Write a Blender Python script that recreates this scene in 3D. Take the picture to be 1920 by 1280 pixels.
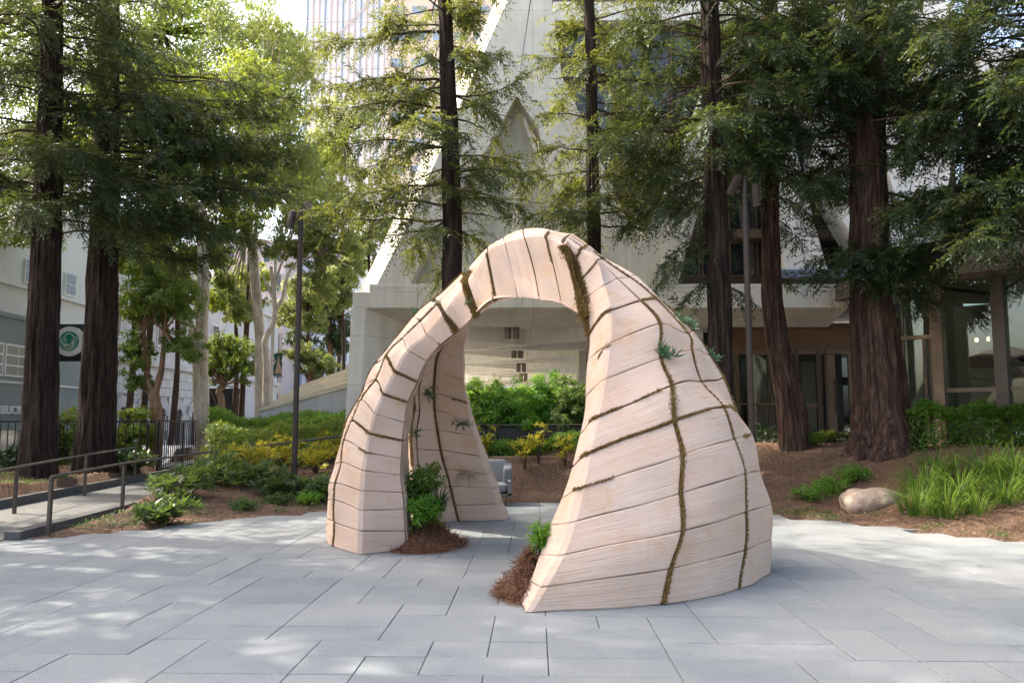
import bpy, math, random
import numpy as np
from mathutils import Vector

SC = bpy.context.scene
COL = SC.collection
for o in list(bpy.data.objects):
    bpy.data.objects.remove(o)

# ------------------------------------------------------------------ camera, sky, sun, exposure
F = 1500.0
PITCH = math.atan(153 / F)
CAM_H = 1.6
cam = bpy.data.cameras.new('camera')
cam.lens = 36 * F / 1920
cam.sensor_width = 36
cam.clip_end = 2000
camo = bpy.data.objects.new('camera', cam)
COL.objects.link(camo)
camo.location = (0, 0, CAM_H)
camo.rotation_euler = (math.pi / 2 + PITCH, 0, 0)
SC.camera = camo

SUN_EL = math.radians(50)
SUN_AZ = np.array([-0.95, 0.31])            # horizontal direction towards the sun
world = bpy.data.worlds.new('World')
SC.world = world
world.use_nodes = True
wn = world.node_tree
sky = wn.nodes.new('ShaderNodeTexSky')
sky.sky_type = 'NISHITA'
sky.sun_disc = False
sky.sun_elevation = SUN_EL
sky.sun_rotation = math.atan2(SUN_AZ[0], SUN_AZ[1])
sky.air_density = 1.0
sky.dust_density = 6.0
sky.ozone_density = 0.5
bg = wn.nodes['Background']
bg.inputs['Strength'].default_value = 0.15
wn.links.new(sky.outputs[0], bg.inputs[0])

sun = bpy.data.lights.new('sun', 'SUN')
sun.energy = 2.0
sun.angle = math.radians(0.6)
sun.color = (1.0, 0.93, 0.82)
suno = bpy.data.objects.new('sun', sun)
COL.objects.link(suno)
d = Vector((-SUN_AZ[0] * math.cos(SUN_EL), -SUN_AZ[1] * math.cos(SUN_EL), -math.sin(SUN_EL)))
suno.rotation_euler = d.to_track_quat('-Z', 'Y').to_euler()
suno.location = (-20, 12, 40)

SC.view_settings.view_transform = 'Standard'
SC.view_settings.look = 'None'
SC.view_settings.gamma = 1
SC.view_settings.exposure = 2.2
SC.view_settings.use_curve_mapping = False
SC.view_settings.use_white_balance = True
SC.view_settings.white_balance_temperature = 6650
SC.view_settings.white_balance_tint = 9
SC.cycles.max_bounces = 8
SC.cycles.diffuse_bounces = 4
SC.cycles.transmission_bounces = 6
SC.cycles.transparent_max_bounces = 8
SC.cycles.use_denoising = True

rng = np.random.default_rng(7)
random.seed(7)

# ------------------------------------------------------------------ picture measurements -> places
cp, sp_ = math.cos(PITCH), math.sin(PITCH)


def ray(px, py):
    x, y = (px - 960) / F, (640 - py) / F
    return np.array([x, cp - y * sp_, sp_ + y * cp])


def P(px, py, Y):
    r = ray(px, py)
    return np.array([0, 0, CAM_H]) + r * (Y / r[1])


def G(px, py, z=0.0):
    r = ray(px, py)
    return np.array([0, 0, CAM_H]) + r * ((z - CAM_H) / r[2])


def Zat(py, Y):
    return P(960, py, Y)[2]


def Xat(px, Y, py=640):
    return P(px, py, Y)[0]


# ------------------------------------------------------------------ helpers
ORI = {}


def tag(o, label=None, cat=None, group=None, kind=None):
    if label: o['label'] = label
    if cat: o['category'] = cat
    if group: o['group'] = group
    if kind: o['kind'] = kind
    return o


def thing(name, label, cat, loc=(0, 0, 0), group=None):
    o = bpy.data.objects.new(name, None)
    o.empty_display_size = 0.2
    COL.objects.link(o)
    o.location = loc
    ORI[o] = np.array(loc, float)
    return tag(o, label, cat, group)


def mesh(name, V, Fc, mat, parent=None, smooth=False, loc=None, attr=None, sharp=None):
    V = np.asarray(V, np.float64).reshape(-1, 3)
    org = ORI[parent] if parent is not None else (np.array(loc, float) if loc is not None else np.zeros(3))
    me = bpy.data.meshes.new(name)
    Vl = V - org
    if isinstance(Fc, np.ndarray):
        n, k = Fc.shape
        me.vertices.add(len(Vl))
        me.vertices.foreach_set('co', Vl.astype(np.float32).ravel())
        me.loops.add(n * k)
        me.loops.foreach_set('vertex_index', Fc.astype(np.int32).ravel())
        me.polygons.add(n)
        me.polygons.foreach_set('loop_start', np.arange(0, n * k, k, dtype=np.int32))
        if smooth:
            me.polygons.foreach_set('use_smooth', np.ones(n, dtype=bool))
        me.update(calc_edges=True)
    else:
        me.from_pydata(Vl.tolist(), [], [list(map(int, f)) for f in Fc])
        if smooth:
            me.polygons.foreach_set('use_smooth', np.ones(len(me.polygons), dtype=bool))
        me.update()
    if attr is not None:
        for k, v in attr.items():
            v = np.asarray(v, np.float32)
            if v.ndim == 1:
                a = me.attributes.new(k, 'FLOAT', 'POINT')
                a.data.foreach_set('value', v)
            else:
                a = me.attributes.new(k, 'FLOAT_VECTOR', 'POINT')
                a.data.foreach_set('vector', v.ravel())
    if mat is not None:
        me.materials.append(mat)
    o = bpy.data.objects.new(name, me)
    COL.objects.link(o)
    if parent is not None:
        o.parent = parent
    else:
        o.location = org
    ORI[o] = org
    if sharp:
        me.set_sharp_from_angle(angle=math.radians(sharp))
    return o


def share(src, name, parent, offset, rot=None):
    """another object that shares the mesh of src (a piece modelled round the origin)"""
    o = bpy.data.objects.new(name, src.data)
    COL.objects.link(o)
    o.parent = parent
    o.location = np.asarray(offset) - ORI[parent]
    if rot is not None:
        o.rotation_euler = rot
    ORI[o] = ORI[parent]
    return o


class MB:
    def __init__(s):
        s.V = []; s.F = []; s.n = 0

    def add(s, V, Fc):
        V = np.asarray(V, float).reshape(-1, 3)
        s.V.append(V)
        for f in Fc:
            s.F.append([int(i) + s.n for i in f])
        s.n += len(V)
        return s

    def box(s, x0, x1, y0, y1, z0, z1):
        V = [(x0, y0, z0), (x1, y0, z0), (x1, y1, z0), (x0, y1, z0), (x0, y0, z1), (x1, y0, z1), (x1, y1, z1), (x0, y1, z1)]
        return s.add(V, [(0, 3, 2, 1), (4, 5, 6, 7), (0, 1, 5, 4), (1, 2, 6, 5), (2, 3, 7, 6), (3, 0, 4, 7)])

    def obox(s, c, ax, ay, az):
        c, ax, ay, az = [np.asarray(q, float) for q in (c, ax, ay, az)]
        V = [c + i * ax + j * ay + k * az for k in (-.5, .5) for (i, j) in ((-.5, -.5), (.5, -.5), (.5, .5), (-.5, .5))]
        return s.add(V, [(0, 3, 2, 1), (4, 5, 6, 7), (0, 1, 5, 4), (1, 2, 6, 5), (2, 3, 7, 6), (3, 0, 4, 7)])

    def cbox(s, x0, x1, y0, y1, z0, z1, b):
        """box with bevelled edges"""
        V = []
        for z, i in ((z0, b), (z0 + b, 0), (z1 - b, 0), (z1, b)):
            for q in ((x0 + i + (b if i == 0 else 0) * 0, y0 + i), (x1 - i, y0 + i), (x1 - i, y1 - i), (x0 + i, y1 - i)):
                V.append((q[0], q[1], z))
        Fc = [(0, 3, 2, 1), (12, 13, 14, 15)]
        for l in range(3):
            for k in range(4):
                a = l * 4 + k; b2 = l * 4 + (k + 1) % 4
                Fc.append((a, b2, b2 + 4, a + 4))
        return s.add(V, Fc)

    def prism(s, poly, ext):
        poly = np.asarray(poly, float); n = len(poly)
        V = np.vstack([poly, poly + np.asarray(ext, float)])
        Fc = [tuple(range(n))[::-1], tuple(range(n, 2 * n))] + [(i, (i + 1) % n, (i + 1) % n + n, i + n) for i in range(n)]
        return s.add(V, Fc)

    def tube(s, path, rad, k=8, cap=True):
        V, Fc = tube(path, rad, k)
        s.add(V, Fc)
        if cap:
            n = len(path)
            s.F.append([s.n - n * k + i for i in range(k)][::-1])
            s.F.append([s.n - k + i for i in range(k)])
        return s

    def quad(s, a, b, c, d):
        return s.add([a, b, c, d], [(0, 1, 2, 3)])

    def build(s, name, mat, parent=None, **kw):
        return mesh(name, np.vstack(s.V), s.F, mat, parent, **kw)


def unit(v):
    v = np.asarray(v, float)
    return v / (np.linalg.norm(v, axis=-1, keepdims=True) + 1e-9)


def tube(path, rad, k=8, prof=None):
    path = np.asarray(path, float); n = len(path)
    rad = np.broadcast_to(np.asarray(rad, float), (n,))
    T = unit(np.gradient(path, axis=0))
    up = np.array([0, 0, 1.0]) if abs(T[0][2]) < 0.9 else np.array([1.0, 0, 0])
    V = np.zeros((n, k, 3))
    a = np.arange(k) / k * 2 * math.pi
    for i in range(n):
        x = unit(np.cross(up, T[i])); y = np.cross(T[i], x)
        up = y if abs(T[0][2]) < 0.9 else up
        r = rad[i] * (prof[i] if prof is not None else 1.0)
        V[i] = path[i] + (np.cos(a) * r)[:, None] * x + (np.sin(a) * r)[:, None] * y
    I = np.arange(n * k).reshape(n, k)
    J = np.roll(I, -1, 1)
    Fc = np.stack([I[:-1], J[:-1], J[1:], I[1:]], -1).reshape(-1, 4)
    return V.reshape(-1, 3), Fc


def noise3(p, f=1.0, seed=0):
    """smooth pseudo noise -1..1 on an array of points"""
    p = np.asarray(p, float) * f
    r = np.random.default_rng(seed)
    out = np.zeros(p.shape[:-1])
    for i in range(6):
        k = r.normal(size=3); k = k / np.linalg.norm(k) * r.uniform(0.6, 1.9)
        out += np.sin(p @ k * 2.2 + r.uniform(0, 6.28))
    return out / 3.0


def sstep(x):
    x = np.clip(x, 0, 1)
    return x * x * (3 - 2 * x)


def catmull(pts, sub, crease=()):
    """pts (n,...); returns dense samples; creases split the spline"""
    pts = np.asarray(pts, float); n = len(pts)
    cuts = [0] + sorted(crease) + [n - 1]
    out = []
    for a, b in zip(cuts[:-1], cuts[1:]):
        q = pts[a:b + 1]
        if len(q) == 2:
            ext = np.concatenate([[2 * q[0] - q[1]], q, [2 * q[1] - q[0]]])
        else:
            ext = np.concatenate([[2 * q[0] - q[1]], q, [2 * q[-1] - q[-2]]])
        for i in range(len(q) - 1):
            p0, p1, p2, p3 = ext[i:i + 4]
            for s_ in range(sub):
                t = s_ / sub
                out.append(0.5 * (2 * p1 + (p2 - p0) * t + (2 * p0 - 5 * p1 + 4 * p2 - p3) * t * t + (3 * p1 - p0 - 3 * p2 + p3) * t ** 3))
    out.append(pts[-1])
    return np.array(out)


def leafquads(p, dr, nm, L, W, bend=0.0, wide=0.45):
    p, dr, nm = [np.asarray(q, float) for q in (p, dr, nm)]
    L = np.broadcast_to(L, (len(p),))[:, None]; W = np.broadcast_to(W, (len(p),))[:, None]
    S = unit(np.cross(dr, nm))
    nm2 = np.cross(S, dr)
    tip = p + dr * L - nm2 * L * bend
    mid = p + dr * L * wide
    V = np.stack([p, mid + S * W * .5, tip, mid - S * W * .5], 1).reshape(-1, 3)
    Fc = np.arange(len(p) * 4).reshape(-1, 4)
    return V, Fc


def leafmesh(name, parts, mat, parent=None, tints=None, r=None, **kw):
    V = np.vstack([q[0] for q in parts]); 
    n = 0; Fs = []
    for q in parts:
        Fs.append(q[1] + n); n += len(q[0])
    Fc = np.vstack(Fs)
    r = r if r is not None else rng
    t = np.repeat(r.random(len(Fc)), 4) if tints is None else np.repeat(tints, 4)
    return mesh(name, V, Fc, mat, parent, attr={'tint': t}, **kw)


# ------------------------------------------------------------------ materials
def mat(name):
    m = bpy.data.materials.new(name)
    m.use_nodes = True
    nt = m.node_tree
    return m, nt, nt.nodes['Principled BSDF']


def N(nt, t, **kw):
    n = nt.nodes.new(t)
    for k, v in kw.items():
        if k.startswith('i_'):
            n.inputs[k[2:].replace('_', ' ')].default_value = v
        else:
            setattr(n, k, v)
    return n


def ramp(nt, fac, stops):
    r = nt.nodes.new('ShaderNodeValToRGB')
    el = r.color_ramp.elements
    while len(el) < len(stops): el.new(0.5)
    for e, (p, c) in zip(el, stops):
        e.position = p; e.color = (*c, 1)
    nt.links.new(fac, r.inputs[0])
    return r.outputs[0]


def coords(nt, scale=(1, 1, 1), kind='Object'):
    tc = nt.nodes.new('ShaderNodeTexCoord')
    mp = nt.nodes.new('ShaderNodeMapping')
    mp.inputs['Scale'].default_value = scale
    nt.links.new(tc.outputs[kind], mp.inputs[0])
    return mp.outputs[0]


def noise(nt, vec, scale, detail=4, rough=0.55):
    n = nt.nodes.new('ShaderNodeTexNoise')
    n.inputs['Scale'].default_value = scale
    n.inputs['Detail'].default_value = detail
    n.inputs['Roughness'].default_value = rough
    nt.links.new(vec, n.inputs['Vector'])
    return n.outputs['Fac']


def mixc(nt, fac, a, b, blend='MIX'):
    m = nt.nodes.new('ShaderNodeMix'); m.data_type = 'RGBA'; m.blend_type = blend
    for q, s_ in ((fac, m.inputs[0]), (a, m.inputs[6]), (b, m.inputs[7])):
        if isinstance(q, (int, float)): s_.default_value = q
        elif isinstance(q, tuple): s_.default_value = (*q, 1)
        else: nt.links.new(q, s_)
    return m.outputs[2]


def bump(nt, h, strength, dist, bsdf):
    b = nt.nodes.new('ShaderNodeBump')
    b.inputs['Strength'].default_value = strength
    b.inputs['Distance'].default_value = dist
    nt.links.new(h, b.inputs['Height'])
    nt.links.new(b.outputs[0], bsdf.inputs['Normal'])
    return b


def plain(name, c, rough=0.6, metal=0.0, var=0.12, scale=6, bumpy=0.0, spec=0.3):
    m, nt, b = mat(name)
    f = noise(nt, coords(nt), scale, 5)
    lo = tuple(max(0, q * (1 - var)) for q in c); hi = tuple(min(1, q * (1 + var)) for q in c)
    nt.links.new(ramp(nt, f, [(0.3, lo), (0.7, hi)]), b.inputs['Base Color'])
    b.inputs['Roughness'].default_value = rough
    b.inputs['Metallic'].default_value = metal
    b.inputs['Specular IOR Level'].default_value = spec
    if bumpy: bump(nt, noise(nt, coords(nt), scale * 6, 4), bumpy, 0.01, b)
    return m


def leafmat(name, stops, trans, tw=0.45, rough=0.5):
    m, nt, b = mat(name)
    a = nt.nodes.new('ShaderNodeAttribute'); a.attribute_name = 'tint'
    g = nt.nodes.new('ShaderNodeNewGeometry')
    nf = noise(nt, g.outputs['Position'], 0.9, 3)
    mm = nt.nodes.new('ShaderNodeMath'); mm.operation = 'MULTIPLY_ADD'
    nt.links.new(nf, mm.inputs[0]); mm.inputs[1].default_value = 0.9
    nt.links.new(a.outputs['Fac'], mm.inputs[2])
    m2 = nt.nodes.new('ShaderNodeMath'); m2.operation = 'MULTIPLY_ADD'
    nt.links.new(mm.outputs[0], m2.inputs[0]); m2.inputs[1].default_value = 0.65; m2.inputs[2].default_value = -0.12
    c = ramp(nt, m2.outputs[0], [(i / (len(stops) - 1), s_) for i, s_ in enumerate(stops)])
    nt.links.new(c, b.inputs['Base Color'])
    b.inputs['Roughness'].default_value = rough
    b.inputs['Specular IOR Level'].default_value = 0.35
    t = nt.nodes.new('ShaderNodeBsdfTranslucent')
    nt.links.new(mixc(nt, 0.75, c, trans), t.inputs['Color'])
    mx = nt.nodes.new('ShaderNodeMixShader'); mx.inputs[0].default_value = tw
    nt.links.new(b.outputs[0], mx.inputs[1]); nt.links.new(t.outputs[0], mx.inputs[2])
    nt.links.new(mx.outputs[0], nt.nodes['Material Output'].inputs['Surface'])
    return m


M = {}
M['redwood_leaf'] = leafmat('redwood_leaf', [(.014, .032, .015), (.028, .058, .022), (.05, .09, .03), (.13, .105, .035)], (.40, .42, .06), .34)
M['redwood_shaded'] = leafmat('redwood_shaded', [(.010, .025, .013), (.020, .043, .021), (.036, .068, .030), (.10, .058, .026)], (.22, .27, .05), .26)  # darker copy of redwood_leaf: shade on these trees put into the colour
M['euc_leaf'] = leafmat('euc_leaf', [(.07, .11, .03), (.11, .16, .05), (.16, .19, .07)], (.50, .55, .12), .42)
M['broad_leaf'] = leafmat('broad_leaf', [(.035, .075, .018), (.06, .12, .025), (.10, .17, .035)], (.42, .52, .06), .42)
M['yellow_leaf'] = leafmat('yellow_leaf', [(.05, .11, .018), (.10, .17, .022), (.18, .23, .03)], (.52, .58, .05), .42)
M['hedge_leaf'] = leafmat('hedge_leaf', [(.02, .055, .010), (.06, .15, .02), (.14, .27, .03)], (.45, .66, .05), .45)
M['dark_leaf'] = leafmat('dark_leaf', [(.015, .035, .015), (.03, .06, .025), (.05, .09, .03)], (.16, .25, .05), .25, .35)
M['pieris_leaf'] = leafmat('pieris_leaf', [(.08, .15, .02), (.24, .32, .04), (.46, .36, .05), (.32, .36, .05)], (.72, .62, .05), .45)
M['rhodo_leaf'] = leafmat('rhodo_leaf', [(.025, .06, .025), (.05, .10, .035), (.08, .14, .05)], (.3, .42, .06), .3, .35)
M['grass_leaf'] = leafmat('grass_leaf', [(.02, .06, .012), (.05, .12, .02), (.08, .17, .03), (.15, .22, .05)], (.34, .48, .07), .36, .4)
M['cover_leaf'] = leafmat('cover_leaf', [(.025, .055, .015), (.05, .10, .025), (.09, .15, .04)], (.25, .35, .06), .3)
M['fern_leaf'] = leafmat('fern_leaf', [(.04, .12, .015), (.07, .19, .02), (.12, .27, .03)], (.35, .6, .05), .45)
M['succulent'] = leafmat('succulent', [(.05, .11, .06), (.09, .17, .09), (.15, .24, .14)], (.15, .3, .1), .15, .5)
M['airplant'] = leafmat('airplant', [(.14, .12, .10), (.18, .19, .13), (.10, .16, .10)], (.2, .2, .1), .1, .5)
M['moss'] = leafmat('moss', [(.12, .07, .026), (.22, .135, .048), (.30, .20, .07), (.18, .13, .04)], (.25, .17, .04), .15, .8)
M['fibre'] = leafmat('fibre', [(.09, .035, .022), (.16, .07, .04), (.22, .11, .06), (.12, .09, .04)], (.25, .1, .05), .12, .8)
M['litter'] = leafmat('litter', [(.10, .05, .03), (.20, .11, .07), (.30, .19, .12), (.38, .28, .2)], (.2, .1, .05), .08, .8)

M['moss_base'] = plain('moss_base', (.16, .11, .04), .95, var=.4, scale=40)


def bark(name, c0, c1, c2, sx=9, sz=0.9, b=0.8, dist=.05):
    m, nt, bs = mat(name)
    f = noise(nt, coords(nt, (sx, sx, sz)), 1.0, 6, .62)
    g = noise(nt, coords(nt, (sx * 3.2, sx * 3.2, sz * 3.5)), 1.0, 4, .6)
    f2 = noise(nt, coords(nt, (1, 1, .35)), 1.6, 3)
    mm = nt.nodes.new('ShaderNodeMath'); mm.operation = 'MULTIPLY_ADD'
    nt.links.new(g, mm.inputs[0]); mm.inputs[1].default_value = .55
    m3 = nt.nodes.new('ShaderNodeMath'); m3.operation = 'MULTIPLY_ADD'
    nt.links.new(f, m3.inputs[0]); m3.inputs[1].default_value = .75; m3.inputs[2].default_value = -.15
    nt.links.new(m3.outputs[0], mm.inputs[2])
    c = mixc(nt, f2, ramp(nt, mm.outputs[0], [(.36, c0), (.5, c1), (.66, c2)]), ramp(nt, mm.outputs[0], [(.34, c0), (.60, c1)]))
    nt.links.new(c, bs.inputs['Base Color'])
    bs.inputs['Roughness'].default_value = .9
    bs.inputs['Specular IOR Level'].default_value = .15
    bump(nt, mm.outputs[0], b, dist, bs)
    return m


M['bark'] = bark('redwood_bark', (.009, .006, .005), (.034, .023, .018), (.10, .07, .055), 11, .8, 1.0, .06)
M['bark_red'] = bark('redwood_bark_red', (.018, .011, .009), (.07, .040, .030), (.18, .12, .092), 11, .9, 1.0, .06)
M['twig'] = plain('twig', (.06, .038, .026), .9, var=.3)
M['euc_bark'] = bark('eucalyptus_bark', (.25, .20, .15), (.48, .42, .34), (.66, .61, .53), 2.2, .8, .25, .02)
M['tan_bark'] = bark('tan_bark', (.14, .08, .05), (.27, .17, .11), (.38, .27, .19), 6, 1.2, .6, .03)

# pale concrete
def concrete(name, c, streak=0.35, joints=True):
    m, nt, b = mat(name)
    v = coords(nt, (1, 1, 1)); vs = coords(nt, (2.2, 2.2, .25))
    f = noise(nt, v, 1.1, 6, .6); f2 = noise(nt, vs, 1.5, 5, .6); f3 = noise(nt, v, 45, 3)
    lo = tuple(q * .8 for q in c); hi = tuple(min(1, q * 1.1) for q in c)
    c1 = ramp(nt, f, [(.3, lo), (.7, hi)])
    c2 = mixc(nt, streak, c1, ramp(nt, f2, [(.35, tuple(q * .72 for q in c)), (.6, hi)]))
    nt.links.new(mixc(nt, .12, c2, ramp(nt, f3, [(.4, (.2, .2, .18)), (.6, (.8, .8, .78))])), b.inputs['Base Color'])
    b.inputs['Roughness'].default_value = .85
    b.inputs['Specular IOR Level'].default_value = .2
    tc = nt.nodes.new('ShaderNodeTexCoord'); mp = nt.nodes.new('ShaderNodeMapping')
    mp.inputs['Rotation'].default_value = (math.pi / 2, 0, 0); mp.inputs['Location'].default_value = (.3, .2, 0)
    nt.links.new(tc.outputs['Object'], mp.inputs[0])
    bk = nt.nodes.new('ShaderNodeTexBrick'); bk.offset = 0.0
    for k_, v_ in (('Scale', 1.0), ('Mortar Size', .006), ('Mortar Smooth', .2), ('Brick Width', 2.6), ('Row Height', 1.35)):
        bk.inputs[k_].default_value = v_
    bk.inputs['Color1'].default_value = (1, 1, 1, 1); bk.inputs['Color2'].default_value = (.88, .88, .87, 1); bk.inputs['Mortar'].default_value = (.5, .48, .45, 1)
    nt.links.new(mp.outputs[0], bk.inputs['Vector'])
    old = b.inputs['Base Color'].links[0].from_socket
    nt.links.new(mixc(nt, 1.0 if joints else 0.0, old, bk.outputs['Color'], 'MULTIPLY'), b.inputs['Base Color'])
    bump(nt, f3, .25, .006, b)
    return m


M['concrete'] = concrete('pale_concrete', (.76, .72, .63))
M['concrete_white'] = concrete('white_concrete', (.82, .79, .72))
M['kerb'] = plain('kerb_concrete', (.085, .085, .082), .9, var=.2, scale=7)
M['path'] = plain('path_concrete', (.125, .125, .12), .9, var=.2, scale=5)
M['steps'] = concrete('cream_stone_steps', (.58, .50, .36), joints=False)
M['stone_wall'] = concrete('rusticated_stone', (.46, .45, .45), joints=False)
M['grey_wall'] = plain('grey_render', (.24, .27, .27), .8, var=.05, scale=1)
M['white_wall'] = plain('white_render', (.62, .62, .60), .8, var=.04, scale=1)
M['beige_tower'] = plain('beige_tower', (.60, .50, .40), .8, var=.05, scale=.3)
M['white_tower'] = plain('white_tower', (.72, .75, .82), .6, var=.04, scale=.3)
M['far_wall'] = plain('far_wall', (.46, .40, .39), .8, var=.08, scale=.3)
M['bronze'] = plain('bronze_metal', (.10, .075, .058), .45, .4, var=.1, scale=3, spec=.5)
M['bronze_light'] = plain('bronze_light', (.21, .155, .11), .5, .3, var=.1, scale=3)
M['soffit_wood'] = plain('soffit_wood', (.20, .12, .075), .5, var=.2, scale=2)
M['white_soffit'] = plain('white_soffit', (.62, .57, .50), .6, var=.04)
M['iron'] = plain('black_iron', (.02, .02, .02), .5, .5, var=.2)
M['rail'] = plain('weathered_rail', (.11, .095, .08), .5, .5, var=.25, scale=12)
M['dark_panel'] = plain('dark_panel', (.035, .033, .034), .6, var=.2)
M['lamp'] = plain('lamp_bronze', (.055, .042, .038), .45, .4, var=.08)
M['lightcan'] = plain('light_can', (.16, .13, .11), .4, .6, var=.08)
M['cushion'] = plain('grey_cushion', (.18, .18, .185), .95, var=.06, scale=30, bumpy=.3)
M['cushion_dark'] = plain('dark_cushion', (.15, .155, .165), .95, var=.08, scale=30, bumpy=.3)
M['white_paint'] = plain('white_paint', (.8, .8, .8), .5, var=.02)
M['green_paint'] = plain('green_paint', (.01, .22, .13), .5, var=.03)
M['car_paint'] = plain('car_paint', (.75, .76, .78), .25, .0, var=.02, spec=.6)
M['rubber'] = plain('rubber', (.02, .02, .02), .8)
M['street'] = plain('asphalt', (.06, .06, .062), .9, var=.15, scale=4)
M['pavement'] = plain('pavement', (.44, .42, .38), .9, var=.1, scale=2)
M['core'] = plain('arch_core', (.045, .03, .018), .95, var=.3, scale=20)
M['banner'] = plain('banner_green', (.03, .10, .07), .7, var=.2, scale=3)
M['banner_fig'] = plain('banner_print', (.55, .38, .28), .7, var=.3, scale=9)
M['curtain'] = plain('dark_curtain', (.045, .043, .045), .9, var=.2)
M['interior'] = plain('pale_interior_wall', (.34, .33, .28), .8, var=.06, scale=1)


def glass(name, tint, rough=.02, dark=.5):
    """window glass: mirror-like coat over a partly transparent pane"""
    m, nt, b = mat(name)
    gl = nt.nodes.new('ShaderNodeBsdfGlossy'); gl.inputs['Roughness'].default_value = rough
    gl.inputs['Color'].default_value = (.85, .92, .95, 1)
    tr = nt.nodes.new('ShaderNodeBsdfTransparent'); tr.inputs['Color'].default_value = (*tint, 1)
    fr = nt.nodes.new('ShaderNodeFresnel'); fr.inputs['IOR'].default_value = 1.9
    mx = nt.nodes.new('ShaderNodeMixShader')
    nt.links.new(fr.outputs[0], mx.inputs[0]); nt.links.new(tr.outputs[0], mx.inputs[1]); nt.links.new(gl.outputs[0], mx.inputs[2])
    nt.links.new(mx.outputs[0], nt.nodes['Material Output'].inputs['Surface'])
    return m


M['glass'] = glass('lobby_glass', (.55, .62, .58))
M['glass_dark'] = plain('dark_window_glass', (.02, .025, .03), .06, 0, var=.1, spec=.9)
M['glass_blue'] = plain('blue_window_glass', (.24, .30, .38), .2, 0, var=.2, scale=.5, spec=.5)

# plaza granite
m, nt, b = mat('plaza_granite')
geo = nt.nodes.new('ShaderNodeNewGeometry')
a = nt.nodes.new('ShaderNodeAttribute'); a.attribute_name = 'tint'
f1 = noise(nt, geo.outputs['Position'], 140, 3, .7)
f2 = noise(nt, geo.outputs['Position'], .55, 6, .65)
base = ramp(nt, a.outputs['Fac'], [(0, (.238, .252, .257)), (.5, (.262, .274, .277)), (1, (.292, .300, .299))])
sp1 = ramp(nt, f1, [(.36, (.10, .11, .12)), (.5, (.5, .5, .5)), (.66, (.78, .78, .78))])
c = mixc(nt, .55, base, mixc(nt, 1.0, base, mixc(nt, .5, sp1, sp1, 'ADD'), 'MULTIPLY'))
st = ramp(nt, f2, [(.38, (.70, .76, .80)), (.56, (1, 1, 1))])
c = mixc(nt, .8, c, mixc(nt, 1.0, c, st, 'MULTIPLY'))
nt.links.new(c, b.inputs['Base Color'])
b.inputs['Roughness'].default_value = .72
b.inputs['Specular IOR Level'].default_value = .3
bump(nt, f1, .2, .003, b)
M['granite'] = m
M['joint'] = plain('paving_joint', (.045, .045, .042), .95, var=.3, scale=20)

# mulch
m, nt, b = mat('mulch')
v = coords(nt)
f1 = noise(nt, v, 26, 6, .75); f2 = noise(nt, v, .8, 4)
c = mixc(nt, f2, ramp(nt, f1, [(.3, (.04, .02, .013)), (.5, (.165, .08, .048)), (.68, (.36, .22, .14))]),
         ramp(nt, f1, [(.3, (.03, .022, .012)), (.5, (.10, .065, .04)), (.7, (.22, .15, .10))]))
nt.links.new(c, b.inputs['Base Color'])
b.inputs['Roughness'].default_value = .95
bump(nt, f1, 1.0, .05, b)
M['mulch'] = m

# boulder
m, nt, b = mat('boulder')
v = coords(nt)
f1 = noise(nt, v, 5, 7, .7)
nt.links.new(ramp(nt, f1, [(.3, (.17, .12, .09)), (.5, (.33, .25, .20)), (.7, (.45, .38, .32))]), b.inputs['Base Color'])
b.inputs['Roughness'].default_value = .9
bump(nt, f1, .8, .05, b)
M['boulder'] = m

# arch: carved pale pink layers; 'duv' holds (metres across, metres along, random)
m, nt, b = mat('arch_stone')
a = nt.nodes.new('ShaderNodeAttribute'); a.attribute_name = 'duv'
mp = nt.nodes.new('ShaderNodeMapping'); mp.inputs['Scale'].default_value = (.6, 9, 3.7)
nt.links.new(a.outputs['Vector'], mp.inputs[0])
mp2 = nt.nodes.new('ShaderNodeMapping'); mp2.inputs['Scale'].default_value = (2.6, 62, 9)
nt.links.new(a.outputs['Vector'], mp2.inputs[0])
sx_ = nt.nodes.new('ShaderNodeSeparateXYZ'); nt.links.new(a.outputs['Vector'], sx_.inputs[0])
geo = nt.nodes.new('ShaderNodeNewGeometry')
s1 = noise(nt, mp.outputs[0], 1.0, 6, .6)
s2 = noise(nt, mp2.outputs[0], 1.0, 4, .65)
big = noise(nt, geo.outputs['Position'], 1.3, 5, .62)
spots = noise(nt, geo.outputs['Position'], 2.6, 6, .68)
fine = noise(nt, geo.outputs['Position'], 60, 3, .6)
c = ramp(nt, s1, [(.25, (.52, .37, .295)), (.45, (.59, .44, .362)), (.62, (.63, .485, .405)), (.8, (.615, .475, .40))])
c = mixc(nt, ramp(nt, big, [(.40, (0, 0, 0)), (.62, (.85, .85, .85))]), c, (.655, .535, .462))
c = mixc(nt, ramp(nt, spots, [(.49, (0, 0, 0)), (.64, (.95, .95, .95))]), c, (.585, .395, .275))
c = mixc(nt, ramp(nt, spots, [(.30, (.5, .5, .5)), (.44, (0, 0, 0))]), c, (.53, .47, .42))
c = mixc(nt, ramp(nt, sx_.outputs['Z'], [(0, (0, 0, 0)), (1, (.55, .55, .55))]), c, (.60, .45, .385))
lowband = nt.nodes.new('ShaderNodeSeparateXYZ'); nt.links.new(geo.outputs['Position'], lowband.inputs[0])
c = mixc(nt, ramp(nt, s2, [(.30, (.5, .5, .5)), (.43, (0, 0, 0))]), c, (.36, .23, .17))
c = mixc(nt, ramp(nt, fine, [(.28, (.3, .3, .3)), (.4, (0, 0, 0))]), c, (.42, .31, .25))
c = mixc(nt, 1.0, c, (.92, .905, .865), 'MULTIPLY')
nt.links.new(c, b.inputs['Base Color'])
b.inputs['Roughness'].default_value = .85
b.inputs['Specular IOR Level'].default_value = .15
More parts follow.
